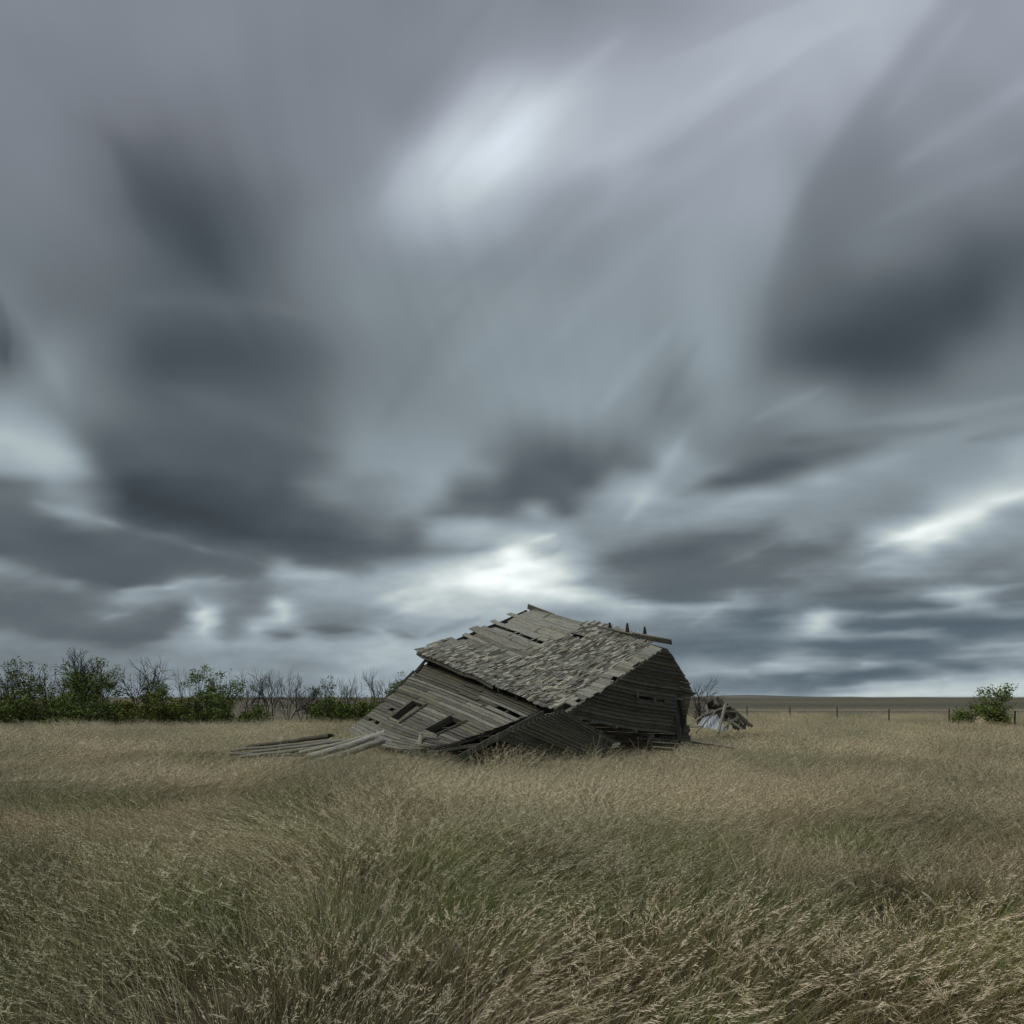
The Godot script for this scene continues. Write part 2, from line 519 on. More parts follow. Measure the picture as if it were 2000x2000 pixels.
# Radiance of the sky towards azimuth az (0 ahead, right positive) and elevation el. Wind has drawn the clouds into streaks that run over the viewer from straight ahead.
func sky_at(az: float, el: float) -> Color:
	var d := Vector3(sin(az) * cos(el), sin(el), -cos(az) * cos(el))
	var flow := Vector2(d.x, d.z - 0.02) / (d.y + 0.09)
	var s1 := noise.get_noise_2d(flow.x * 1.3, flow.y * 0.45)
	var s2 := noise.get_noise_2d(flow.x * 4.5 + 30.0, flow.y * 0.9)
	var far := lerpf(0.38, 0.60, smoothstep(0.10, 0.75, el)) + 0.08 * s1 + 0.035 * s2
	var v := far
	var low := 0.0
	var teal := 0.6
	var blue := 0.0
	if d.z < -0.25:
		var x := 1000.0 + F * d.x / -d.z
		var y := HY - F * d.y / -d.z
		var inside := smoothstep(-500.0, -60.0, x) * smoothstep(2500.0, 2060.0, x) * smoothstep(-500.0, -60.0, y)
		if inside > 0.0:
			low = smoothstep(850.0, 1180.0, y)
			var r := Vector2(x - 960.0 + 330.0 * smoothstep(1000.0, 150.0, y) * smoothstep(300.0, 1000.0, x), y - 1420.0)
			var rho := r.length()
			var ang := atan2(r.x, -r.y)
			var lr := log(rho)
			var a1 := noise.get_noise_2d(ang * 4.0, lr * 1.2)
			var a2 := noise.get_noise_2d(ang * 11.0 + 9.0, lr * 1.3)
			var a3 := noise.get_noise_2d(ang * 30.0 + 19.0, lr * 1.6)
			var dir := r / rho
			var b1 := fbm.get_noise_2d(x / 130.0, y / 42.0)
			var b2 := fbm.get_noise_2d(x / 110.0 + 40.0, y / 36.0)
			var shift := dir * (rho * 0.016 * (a1 + 0.45 * a2)) * (1.0 - low) + Vector2(b1 * 15.0, b2 * 4.0) * (0.12 + 0.88 * low)
			v = cloud(x + shift.x, y + shift.y)
			v *= 1.0 + (1.0 - low) * (0.008 * a2 + 0.004 * a3) + low * (0.018 * noise.get_noise_2d(x / 60.0 + 7.0 + b2, y / 13.0) + 0.03 * noise.get_noise_2d(x / 260.0 + 7.0 + b2, y / 10.0 + 0.004 * x) * smoothstep(1000.0, 1400.0, x) + 0.04 * fbm.get_noise_2d(x / 70.0, y / 26.0))
			for e in EDGES:
				var s := edge_x(e[2], y)
				if s > -900.0:
					var off := (x - s + 14.0 * a2) * 0.8
					if absf(off) < 260.0:
						v *= 1.0 + e[0] * edge_fade(e[2], y) * tanh(off / 16.0) * exp(-absf(off) / e[1])
			teal = smoothstep(150.0, 800.0, y)
			blue = smoothstep(1120.0, 1230.0, y) * smoothstep(800.0, 1500.0, x) * smoothstep(0.62, 0.38, v)
			v = lerpf(far, v, inside)
	# dark cloud is lifted to a brighter floor towards the horizon
	if v < 0.42:
		v = lerpf(v, 0.335 + 0.085 * pow(v / 0.42, 2.0), smoothstep(0.25, 0.16, el))
	v = clampf(v, 0.15, 1.02)
	# cooler towards the middle heights, bluest in the low gaps at right
	blue += 0.8 * smoothstep(0.46, 0.28, v)
	var warm := smoothstep(0.60, 0.95, v) * smoothstep(0.6, 1.0, teal)
	return Color(v * lerpf(lerpf(0.957, 0.922, teal) - 0.045 * blue, 0.97, warm), v * (1.0 + 0.004 * teal), v * lerpf(lerpf(1.072, 1.05, teal) + 0.05 * blue, 1.0, warm) - 0.022 * smoothstep(0.65, 0.8, v) * (1.0 - warm)).srgb_to_linear()


func sky_image() -> Image:
	sky_lut()
	var w := 3072
	var h := 1536
	var lw := 768
	var lh := 384
	var low := Image.create(lw, lh, false, Image.FORMAT_RGBF)
	low.fill(Color(0.09, 0.085, 0.06))
	for j in lh / 2 + 2:
		var el := maxf((0.5 - (j + 0.5) / lh) * PI, 0.0)
		for i in lw:
			low.set_pixel((i + lw / 2) % lw, j, sky_at(((i + 0.5) / lw - 0.5) * TAU, el))
	low.resize(w, h, Image.INTERPOLATE_CUBIC)
	# the part ahead, in full detail
	var i0 := int(w * 0.36)
	var i1 := int(w * 0.64)
	var j0 := int(h * 0.20)
	var j1 := h / 2 + 2
	for j in range(j0, j1):
		var el := maxf((0.5 - (j + 0.5) / h) * PI, 0.0)
		for i in range(i0, i1):
			low.set_pixel((i + w / 2) % w, j, sky_at(((i + 0.5) / w - 0.5) * TAU, el))
	return low


# ---------------------------------------------------------------- materials
func materials() -> void:
	# weathered grain: long streaks, dark checks, knots, silver and brown
	var w := 512
	var h := 512
	var im := Image.create(w, h, false, Image.FORMAT_RGB8)
	var hi := Image.create(w, h, false, Image.FORMAT_RGB8)
	for y in h:
		for x in w:
			var g1 := noise.get_noise_2d(x * 0.012, y * 0.11)
			var g2 := noise.get_noise_2d(x * 0.03 + 50.0, y * 0.42)
			var g3 := noise.get_noise_2d(x * 0.008 + 90.0, y * 0.03)
			var chk := noise.get_noise_2d(x * 0.010 + 200.0, y * 0.24)
			var crack := smoothstep(0.62, 0.8, chk)
			var mott := noise.get_noise_2d(x * 0.05 + 300.0, y * 0.06)
			var v := 0.80 + 0.10 * g1 + 0.09 * g2 + 0.07 * g3 + 0.10 * mott + 0.07 * noise.get_noise_2d(x * 0.14 + 500.0, y * 0.2)
			v *= 1.0 - 0.6 * crack
			var br := clampf(0.5 + 0.9 * g3, 0, 1)
			im.set_pixel(x, y, Color(v * lerpf(0.985, 1.02, br), v, v * lerpf(1.0, 0.94, br)))
			var hh := clampf(0.6 + 0.2 * g2 + 0.15 * g1 - 0.5 * crack, 0, 1)
			hi.set_pixel(x, y, Color(hh, hh, hh))
	im.generate_mipmaps()
	hi.bump_map_to_normal_map(3.0)
	wood = StandardMaterial3D.new()
	wood.albedo_texture = ImageTexture.create_from_image(im)
	wood.normal_enabled = true
	wood.normal_texture = ImageTexture.create_from_image(hi)
	wood.normal_scale = 0.8
	wood.roughness = 0.92
	wood.metallic_specular = 0.25
	wood.vertex_color_use_as_albedo = true

	bark_mat = StandardMaterial3D.new()
	bark_mat.vertex_color_use_as_albedo = true
	bark_mat.roughness = 0.95
	bark_mat.metallic_specular = 0.2
	leaf_mat = StandardMaterial3D.new()
	leaf_mat.vertex_color_use_as_albedo = true
	leaf_mat.roughness = 0.7
	leaf_mat.metallic_specular = 0.3
	leaf_mat.backlight = Color(0.3, 0.3, 0.3)
	leaf_mat.cull_mode = BaseMaterial3D.CULL_DISABLED
	grass_mat = StandardMaterial3D.new()
	grass_mat.vertex_color_use_as_albedo = true
	grass_mat.roughness = 0.8
	grass_mat.metallic_specular = 0.25
	grass_mat.backlight = Color(0.35, 0.35, 0.35)
	grass_mat.cull_mode = BaseMaterial3D.CULL_DISABLED


# ---------------------------------------------------------------- land
func ground_h(x: float, z: float) -> float:
	var near := smoothstep(80.0, 30.0, Vector2(x, z).length())
	var h := (0.10 * fbm.get_noise_2d(x * 0.12, z * 0.12) + 0.05 * noise.get_noise_2d(x * 0.5, z * 0.5)) * near
	h += 0.16 * exp(-(Vector2(x + 2.6, z + 12.6).length_squared()) / 1.6)
	h += 0.12 * exp(-(Vector2(x - 4.4, z + 15.6).length_squared()) / 1.5)
	return h


func spaced(n: int, a: float, b: float, mid: float, k: float) -> PackedFloat32Array:
	var out := PackedFloat32Array()
	for i in n:
		var t := lerpf(-1.0, 1.0, float(i) / (n - 1))
		var s := sinh(t * k) / sinh(k)
		out.append(mid + (s * (b - mid) if s > 0 else -s * (a - mid)))
	return out


func land() -> void:
	var xs := spaced(140, -7000.0, 7000.0, 0.0, 7.5)
	var zs := spaced(190, -9000.0, 3000.0, -8.0, 7.5)
	var mb := Mb.new()
	for j in zs.size():
		for i in xs.size():
			var x := xs[i]
			var z := zs[j]
			mb.v.append(Vector3(x, ground_h(x, z), z))
			mb.n.append(Vector3.UP)
			mb.uv.append(Vector2(x, z))
			var t1 := fbm.get_noise_2d(x * 0.0016 + 3.0, z * 0.0045)
			var t2 := noise.get_noise_2d(x * 0.012, z * 0.03)
			var soil := Color(0.115, 0.095, 0.066)
			var d := Vector2(x, z).length()
			var stub := lerp(Color(0.25, 0.225, 0.18), Color(0.135, 0.145, 0.12), clampf(0.55 + 1.1 * t1 + 0.25 * t2, 0, 1)) as Color
			stub = stub.lerp(Color(0.25, 0.215, 0.155), clampf(noise.get_noise_2d(x * 0.0007, z * 0.011 + 40.0) * 1.2 - 0.25, 0, 0.7))
			mb.c.append(soil.lerp(stub, smoothstep(42.0, 62.0, d)))
	var w := xs.size()
	for j in zs.size() - 1:
		for i in w - 1:
			var p := j * w + i
			mb.ix.append(p); mb.ix.append(p + 1); mb.ix.append(p + w)
			mb.ix.append(p + 1); mb.ix.append(p + w + 1); mb.ix.append(p + w)
	var gm := StandardMaterial3D.new()
	gm.vertex_color_use_as_albedo = true
	gm.roughness = 0.95
	gm.metallic_specular = 0.15
	var im := Image.create(512, 512, false, Image.FORMAT_RGB8)
	for y in 512:
		for x in 512:
			var a := x / 512.0 * TAU
			var b := y / 512.0 * TAU
			var v := fbm.get_noise_3d(cos(a) * 3.0 + sin(b) * 2.0, sin(a) * 3.0 + 5.0, cos(b) * 3.0)
			v = 0.86 + 0.28 * v + 0.10 * noise.get_noise_2d(x * 0.35, y * 0.35)
			im.set_pixel(x, y, Color(v, v, v * 0.98))
	gm.albedo_texture = ImageTexture.create_from_image(im)
	gm.uv1_triplanar = true
	gm.uv1_world_triplanar = true
	gm.uv1_scale = Vector3(0.09, 0.09, 0.09)
	var g := put(mb.mesh(), "ground", gm)
	tag(g, "dry prairie soil and stubble running out to the flat horizon", "ground", "", "structure")

	# pale dirt track beyond the fence
	var tk := Mb.new()
	var prev := []
	for i in 60:
		var x := lerpf(8.0, 150.0, i / 59.0)
		var z := -87.0 + 0.04 * (x - 10.0) + 0.6 * sin(x * 0.11)
		var wd := 6.0 + 1.0 * noise.get_noise_1d(x * 0.1)
		var a := Vector3(x, ground_h(x, z - wd) + 0.03, z - wd)
		var b := Vector3(x, ground_h(x, z + wd) + 0.03, z + wd)
		if prev:
			var col := Color(0.36, 0.315, 0.23) * (1.0 + 0.15 * noise.get_noise_1d(x * 0.3))
			tk.quad(prev[1], b, a, prev[0], col)
		prev = [a, b]
	var track_mat := gm.duplicate()
	var o := put(tk.mesh(), "dirt_track", track_mat)
	tag(o, "pale dirt track crossing the field behind the fence posts", "track", "", "structure")

	# low hills on the horizon
	var hm := Mb.new()
	var rows := 7
	var cols := 160
	for j in rows:
		var d := lerpf(2200.0, 5200.0, j / float(rows - 1))
		for i in cols:
			var px := lerpf(-2200.0, 4200.0, i / float(cols - 1))
			var x := (px - 1000.0) / F * d
			var up := 5.5 * exp(-pow((px - 1465.0) / 85.0, 2.0)) + 1.6 * exp(-pow((px - 1660.0) / 30.0, 2.0)) + 1.0 * smoothstep(1200.0, 1500.0, px) + 0.8 * noise.get_noise_1d(px * 0.006)
			up += 2.0 * maxf(0.0, noise.get_noise_1d(px * 0.002 + 10.0)) * smoothstep(1000.0, 2600.0, absf(px - 1000.0))
			var y := -3.0 + (3.0 + maxf(up, 0.3) * 3200.0 / F) * sin(PI * j / float(rows - 1))
			hm.v.append(Vector3(x, y, -d))
			hm.uv.append(Vector2.ZERO)
			var t := fbm.get_noise_2d(x * 0.0012, d * 0.006)
			hm.c.append(Color(0.20, 0.195, 0.165).lerp(Color(0.12, 0.13, 0.12), clampf(0.5 + t * 1.4, 0, 1)))
			hm.n.append(Vector3.UP)
	for j in rows - 1:
		for i in cols - 1:
			var p := j * cols + i
			hm.ix.append(p); hm.ix.append(p + cols); hm.ix.append(p + 1)
			hm.ix.append(p + 1); hm.ix.append(p + cols); hm.ix.append(p + cols + 1)
	o = put(hm.mesh(), "hills", bark_mat)
	tag(o, "low grey green hills along the horizon", "hills", "", "structure")


# ---------------------------------------------------------------- house
var RA: Vector3
var RB: Vector3
var RC: Vector3
var RD: Vector3
var FB: Vector3
var FE: Vector3


func roof_at(u: float, v: float) -> Vector3:
	var p := RA.lerp(RD, u).lerp(RB.lerp(RC, u), v)
	# the deck sags between its rafters and dips towards the broken corner
	p.y -= 0.10 * sin(PI * clampf(u, 0, 1)) * sin(PI * clampf(v, 0, 1)) + 0.02 * sin(u * 23.0) * (1.0 - v)
	p.y += 0.03 * noise.get_noise_2d(u * 5.0, v * 4.0)
	return p


func far_at(u: float, v: float) -> Vector3:
	var p := RB.lerp(RC, u).lerp(FB.lerp(FE, u), v)
	return p


const WALL_R := [[0.0, 1065, 1386], [0.3, 1000, 1411], [0.5, 945, 1432], [0.7, 890, 1450], [0.85, 857, 1458], [1.0, 825, 1463]]


func wall_at(u: float, v: float) -> Vector3:
	var l := at(838.0 - 158.0 * v + 7.0 * sin(PI * clampf(v, 0, 1)), 1287.0 + 139.0 * v, 17.9 - 0.9 * v)
	var k := 0
	while k < WALL_R.size() - 2 and WALL_R[k + 1][0] <= v:
		k += 1
	var t: float = (v - WALL_R[k][0]) / (WALL_R[k + 1][0] - WALL_R[k][0])
	var r := at(lerpf(WALL_R[k][1], WALL_R[k + 1][1], t), lerpf(WALL_R[k][2], WALL_R[k + 1][2], t), 14.5 - 1.0 * v)
	var p := l.lerp(r, u)
	var s := clampf(v, 0.0, 1.0)
	p.y -= 0.16 * s * s * s * 4.0 * u * (1.0 - u)
	p.y += 0.05 * 4.0 * u * (1.0 - u) * sin(PI * s)
	return p


func gable_depth(x: float, y: float) -> float:
	var n := Vector3(0.65, -0.28, 0.70)
	var r := Vector3((x - 1000.0) / F, (HY - y) / F, -1.0)
	return n.dot(at(1088, 1390, 14.25) - Vector3(0, EYE, 0)) / n.dot(r)


# the gable: v counts rows from the peak (0) to the sill (1); rows fall to the right
func gable_at(u: float, v: float) -> Vector3:
	var yl := 1266.0 + 170.0 * v          # height of the row where it crosses x = 1300
	var x := 1100.0 + 260.0 * u
	var y := yl + 0.205 * (x - 1300.0)
	# low rows sag and level out near the right corner
	y -= 7.0 * v * v * smoothstep(1240.0, 1330.0, x)
	y += 1.3 * sin(x * 0.03 + v * 4.0)
	return at(x, y, gable_depth(x, y))


func gable_left(v: float) -> float:
	# rake: from (1292, 1268) to (1112, 1394)
	for i in 200:
		var x := 1296.0 - i
		var y := 1266.0 + 170.0 * v + 0.205 * (x - 1300.0)
		var rake := 1268.0 + (1294.0 - x) * 0.685
		if y < rake - 0.0 and x < 1296.0:
			return x
		if x < 1112.0:
			return 1112.0
	return 1112.0


func gable_right(v: float) -> float:
	var y := 1266.0 + 170.0 * v
	var pts := [[1262, 1300], [1275, 1312], [1297, 1325], [1322, 1343], [1340, 1350], [1349.5, 1356], [1350, 1323], [1362, 1320], [1384, 1319], [1440, 1326]]
	for i in pts.size() - 1:
		if y <= pts[i + 1][0]:
			return lerpf(pts[i][1], pts[i + 1][1], clampf((y - pts[i][0]) / (pts[i + 1][0] - pts[i][0]), 0, 1))
	return 1326.0


func grey(lo: float, hi: float, brown := 0.3) -> Color:
	var v := rr(lo, hi)
	var b := rr(0.0, brown)
	return Color(v * (0.985 + 0.10 * b), v, v * (0.95 - 0.22 * b))


func house() -> void:
	RA = at(817, 1273, 17.6)
	RB = at(1030, 1186, 20.75)
	RC = at(1297, 1260, 17.1)
	RD = at(1088, 1390, 14.0)
	FE = at(1352, 1352, 17.5)
	FB = RB + Vector3(0.53, -0.82, -0.13) * 3.4
	var h := thing("collapsed_house", "collapsed grey wooden house with a sagging shingle roof, lying in tall grass", "house")

	# ---- near roof slope: rafters, deck boards along the ridge, shingles
	var rf := Mb.new()
	for i in 9:
		var u := lerpf(0.02, 0.98, i / 8.0)
		var n := 4
		for k in n:
			var a := roof_at(u, lerpf(0.01, 0.97, k / float(n)))
			var b := roof_at(u, lerpf(0.01, 0.97, (k + 1) / float(n)))
			beam(rf, a - Vector3(0, 0.09, 0.03), b - Vector3(0, 0.09, 0.03), 0.12, 0.045, Vector3.UP, grey(0.18, 0.25))
	var roof := put(rf.mesh(), "roof", wood, h)
	roof.set_meta("label", "shingled roof slope, bare boards showing at upper left")

	var hole := inv(roof_at, 1124, 1243)
	var rows := 25
	for j in rows:
		var v0 := j / float(rows)
		var v1 := v0 + 1.0 / rows - rr(0.0015, 0.005)
		var left: float = rr(-0.012, 0.012)
		if j > 6:
			left += [0.0, 0.045, 0.0, 0.07, 0.02, 0.05][rng.randi() % 6]
		if j in [10, 14, 18, 22]:
			left = 0.06
		if j in [11, 12, 16, 20]:
			left = -0.015
		var right: float = 1.03 + 0.035 * noise.get_noise_1d(j * 0.33) + rr(-0.004, 0.004)
		if j < 2:
			right = 0.965
		var cuts := [left]
		if absf((v0 + v1) * 0.5 - hole.y) < 0.036:
			cuts.append_array([hole.x - 0.046, hole.x + 0.044])
		cuts.append(right)
		var ci := 0
		while ci < cuts.size() - 1:
			var s: float = cuts[ci]
			var e: float = cuts[ci + 1]
			# lengths butt at a rafter
			var joint := lerpf(s, e, rr(0.35, 0.7))
			if e - s < 0.45:
				joint = e
			var pieces := [[s, joint - 0.0015]]
			if joint < e:
				pieces.append([joint + 0.0015, e])
			for pc in pieces:
				if j == 24 and pc[1] > 0.86:
					pc[1] = 0.84
				if pc[1] - pc[0] < 0.03:
					continue
				var mb := Mb.new()
				var up := rr(0.0, 0.018)
				var tint := grey(0.28, 0.54, 0.25)
				if j == 15 and pc[0] < 0.2:
					board(mb, roof_at, pc[0], minf(pc[1], 0.32), v0, v1, up + 0.02, up + 0.07, 0.022, grey(0.2, 0.26), 8, 0.006)
				else:
					board(mb, roof_at, pc[0], pc[1], v0, v1, up, up, 0.022, tint, 8, rr(-0.008, 0.008))
				put(mb.mesh(), "deck_board", wood, roof)
			ci += 2
	# shingles
	var list := []
	var expo := 0.033
	var course := 0
	var vv := -0.012
	while vv < 0.985:
		var u := rr(-0.03, -0.01)
		var wob := rr(-0.004, 0.004)
		while u < 1.0:
			var w := rr(0.007, 0.0175)
			if rng.randf() < 0.3:
				w = rr(0.006, 0.012)
			var uc := u + w / 2
			var edge := 0.975 + 0.02 * noise.get_noise_2d(course * 0.6, 3.0) - 0.035 * smoothstep(0.1, 0.4, vv)
			var bare := 0.30 + 0.10 * noise.get_noise_1d(uc * 7.0) + 0.06 * noise.get_noise_2d(uc * 30.0, vv * 9.0)
			if uc < 0.10:
				bare = 0.22
			if uc > 0.47:
				bare = lerpf(bare, 1.4, smoothstep(0.46, 0.50, uc + 0.03 * noise.get_noise_1d(vv * 14.0)))
			var miss := 0.10 + 0.22 * maxf(0.0, noise.get_noise_2d(uc * 6.0, vv * 8.0))
			if (vv + 0.02 < bare or rng.randf() < 0.035 and uc > 0.14 and vv < 0.93) and uc < edge and rng.randf() > miss and not (absf(uc - hole.x) < 0.052 and absf(vv + 0.03 - hole.y) < 0.055) and not (vv > 0.93 and uc > 0.80):
				list.append([u, w - rr(0.0006, 0.0025), vv + wob + rr(-0.003, 0.003), rr(0.075, 0.105)])
			u += w
		vv += expo
		course += 1
	var built := []
	for q in list:
		var a := roof_at(q[0], q[2])
		var b := roof_at(q[0] + q[1], q[2])
		var c := roof_at(q[0], q[2] + q[3])
		var d := roof_at(q[0] + q[1], q[2] + q[3])
		var n := (b - a).cross(c - a).normalized()
		var along := (c - a).normalized()
		var across := (b - a).normalized()
		var sk := rr(-0.006, 0.006)
		if rng.randf() < 0.05:
			sk = rr(-0.05, 0.05)
		c += across * sk
		d += across * sk
		var lift := rr(0.022, 0.032)
		if rng.randf() < 0.10:
			lift += rr(0.008, 0.03)
		var t0 := rr(0.008, 0.014)
		var top := 0.010
		var tint: Color
		var k := rng.randf()
		if k < 0.22:
			tint = grey(0.62, 0.80, 0.3)
		elif k < 0.64:
			tint = grey(0.32, 0.48, 0.4)
		else:
			tint = grey(0.13, 0.25, 0.6)
		var al := a + n * lift
		var bl := b + n * (lift + rr(-0.004, 0.004))
		var ch := c + n * top
		var dh := d + n * top
		var jag := along * rr(-0.008, 0.008)
		al += jag
		built.append([al, bl, dh, ch, n, t0, tint, (q[1] * 5.0 * q[3]) / pow(-a.z, 2.0)])
	built.sort_custom(func(p, r): return p[7] > r[7])
	var rest := Mb.new()
	var single := 0
	for i in built.size():
		var q: Array = built[i]
		var mb := rest if i >= 300 else Mb.new()
		var uo := Vector2(rr(0, 9), rr(0, 9))
		var n: Vector3 = q[4]
		var t: float = q[5]
		var A: Vector3 = q[0]
		var B: Vector3 = q[1]
		var Cc: Vector3 = q[2]
		var Dd: Vector3 = q[3]
		var l := A.distance_to(Dd)
		var w := A.distance_to(B)
		mb.quad(A, B, Cc, Dd, q[6])
		var z := mb.uv.size() - 4
		mb.uv[z] = uo; mb.uv[z + 1] = uo + Vector2(0, w * 1.6); mb.uv[z + 2] = uo + Vector2(l * 0.4, w * 1.6); mb.uv[z + 3] = uo + Vector2(l * 0.4, 0)
		mb.quad(A - n * t, B - n * t, B, A, q[6], uo, uo + Vector2(0.02, 0.05))
		mb.quad(B - n * t, Cc - n * 0.003, Cc, B, q[6], uo, uo + Vector2(0.1, 0.02))
		mb.quad(Dd - n * 0.003, A - n * t, A, Dd, q[6], uo, uo + Vector2(0.1, 0.02))
		mb.quad(A - n * t, Dd - n * 0.003, Cc - n * 0.003, B - n * t, q[6], uo, uo + Vector2(0.1, 0.05))
		if i < 300:
			put(mb.mesh(), "shingle", wood, roof)
	var rest_o := put(rest.mesh(), "shingles", wood, roof)
	rest_o.set_meta("kind", "stuff")
	# splinters of broken shingle lying loose
	for i in 46:
		var u := rr(0.35, 0.93)
		var v := rr(0.02, 0.5)
		if i < 24:
			u = rr(0.78, 0.95)
			v = rr(0.03, 0.30)
		var p := roof_at(u, v)
		var n := (roof_at(u + 0.01, v) - p).cross(roof_at(u, v + 0.01) - p).normalized()
		var dir := ((roof_at(u + 0.01, v) - p).normalized() * rr(-1, 1) + (roof_at(u, v + 0.01) - p).normalized() * rr(-1, 1)).normalized()
		var mb := Mb.new()
		var l := rr(0.10, 0.26)
		beam(mb, p + n * 0.045 - dir * l / 2, p + n * rr(0.05, 0.12) + dir * l / 2, rr(0.02, 0.05), 0.009, dir.cross(n), grey(0.4, 0.66, 0.8))
		put(mb.mesh(), "splinter", wood, roof)
	# two loose planks on the slope
	for q in [[1119, 1225, 1143, 1233], [1049, 1259, 1079, 1268]]:
		var a := inv(roof_at, q[0], q[1])
		var b := inv(roof_at, q[2], q[3])
		var mb := Mb.new()
		board(mb, roof_at, a.x, b.x, a.y - 0.012, a.y + 0.028, 0.085, 0.075, 0.035, grey(0.24, 0.3), 2)
		put(mb.mesh(), "loose_plank", wood, roof)
	# eave fascia and ridge boards
	var fa := Mb.new()
	for i in 10:
		var a := roof_at(lerpf(-0.008, 0.60, i / 10.0), -0.003)
		var b := roof_at(lerpf(-0.008, 0.60, (i + 1) / 10.0), -0.003)
		beam(fa, a - Vector3(0, 0.045, 0), b - Vector3(0, 0.045, 0), 0.10, 0.025, Vector3.UP, Color(0.17, 0.175, 0.155))
	put(fa.mesh(), "fascia_board", wood, roof)
	var rb := Mb.new()
	beam(rb, at(1031, 1184.5, 20.7), at(1082, 1204, 20.0), 0.15, 0.03, Vector3(0, 1, 0.3), grey(0.2, 0.25))
	put(rb.mesh(), "ridge_board", wood, roof)
	rb = Mb.new()
	beam(rb, at(1078, 1205.5, 20.05), at(1256, 1246, 17.5), 0.13, 0.035, Vector3(0, 0.5, 1), grey(0.26, 0.32))
	put(rb.mesh(), "ridge_board", wood, roof)
	rb = Mb.new()
	beam(rb, at(1236, 1240, 17.7), at(1311, 1253.5, 16.9), 0.16, 0.04, Vector3(0, 0.7, 1), grey(0.30, 0.36))
	put(rb.mesh(), "ridge_board", wood, roof)

	# ---- far roof slope behind the ridge
	var ff := Mb.new()
	for x in [[1191, 1216, 1192, 1290], [1225, 1217, 1227, 1300], [1259, 1224, 1262, 1310]]:
		var t := inv(far_at, x[0] + 2.0, x[1] + 30.0).x
		var low_p := far_at(t, 0.8) + Vector3(0, -0.08, 0)
		var top_p := at(x[0], x[1], 18.4 if x[0] < 1210 else 17.9)
		if x[0] > 1240:
			top_p = at(x[0], x[1], 17.6)
		beam(ff, at(x[2], x[3], -top_p.z + 0.5), top_p + (at(x[2], x[3], -top_p.z + 0.5) - top_p) * 0.14, 0.09, 0.04, Vector3(1, 0, 0.4), Color(0.16, 0.155, 0.14))
		beam(ff, top_p + (at(x[2], x[3], -top_p.z + 0.5) - top_p) * 0.14, top_p, 0.09, 0.04, Vector3(1, 0, 0.4), Color(0.16, 0.155, 0.14), 0.035)
	var far_roof := put(ff.mesh(), "far_roof", wood, h)
	var gap := inv(far_at, 1123, 1245)
	for j in 14:
		var v0 := j / 14.0
		var s := 0.03 * rng.randf()
		var e := 0.985 + rr(-0.01, 0.02)
		if j == 0:
			e = 0.80
		var parts := [[s, e]]
		if absf(v0 + 0.035 - gap.y) < 0.05:
			parts = [[s, gap.x - 0.055], [gap.x + 0.035, e]]
		for q in parts:
			var mb := Mb.new()
			board(mb, far_at, q[1], q[0], v0 + 0.004, v0 + 1.0 / 14.0 - 0.001, 0.0, 0.0, 0.022, grey(0.18, 0.26), 4)
			put(mb.mesh(), "deck_board", wood, far_roof)

	# ---- long side wall, kicked out at the foot
	var st := Mb.new()
	for i in 10:
		var u := lerpf(0.03, 0.97, i / 9.0)
		for k in 4:
			var a := wall_at(u, lerpf(-0.02, 0.97, k / 4.0))
			var b := wall_at(u, lerpf(-0.02, 0.97, (k + 1) / 4.0))
			var n := (wall_at(u, 0.5) - wall_at(u, 0.4)).cross(wall_at(u + 0.05, 0.5) - wall_at(u, 0.5)).normalized()
			if i > 1 and i < 8 and absf(k - 2.0) < 1.1 and not i in [4]:
				continue
			beam(st, a - n * 0.075, b - n * 0.075, 0.09, 0.045, n, grey(0.18, 0.26))
	var wall := put(st.mesh(), "side_wall", wood, h)
	wall.set_meta("label", "long siding wall leaning out at its foot")
	var w1 := [inv(wall_at, 765, 1404), inv(wall_at, 806, 1371.5), inv(wall_at, 830, 1378), inv(wall_at, 785, 1413)]
	var w2 := [inv(wall_at, 833, 1429), inv(wall_at, 876, 1401.5), inv(wall_at, 909, 1409), inv(wall_at, 853, 1439)]
	var holes := []
	for q in [w1, w2]:
		var ul: float = (q[0].x + q[1].x) / 2
		var ur: float = (q[2].x + q[3].x) / 2
		var vt: float = (q[1].y + q[2].y) / 2
		var vb: float = (q[0].y + q[3].y) / 2
		holes.append([ul, ur, vt, vb])
	var sa := inv(wall_at, 967, 1376)
	var sb := inv(wall_at, 1026, 1398)
	holes.append([sa.x, sb.x, sa.y, sa.y + 0.055])
	var na := inv(wall_at, 765, 1383)
	holes.append([na.x, na.x + 0.055, na.y - 0.008, na.y + 0.012])
	na = inv(wall_at, 722, 1405)
	holes.append([na.x, na.x + 0.17, na.y - 0.006, na.y + 0.012])
	na = inv(wall_at, 748, 1405)
	holes.append([na.x, na.x + 0.035, na.y - 0.012, na.y + 0.012])
	var nr := 31
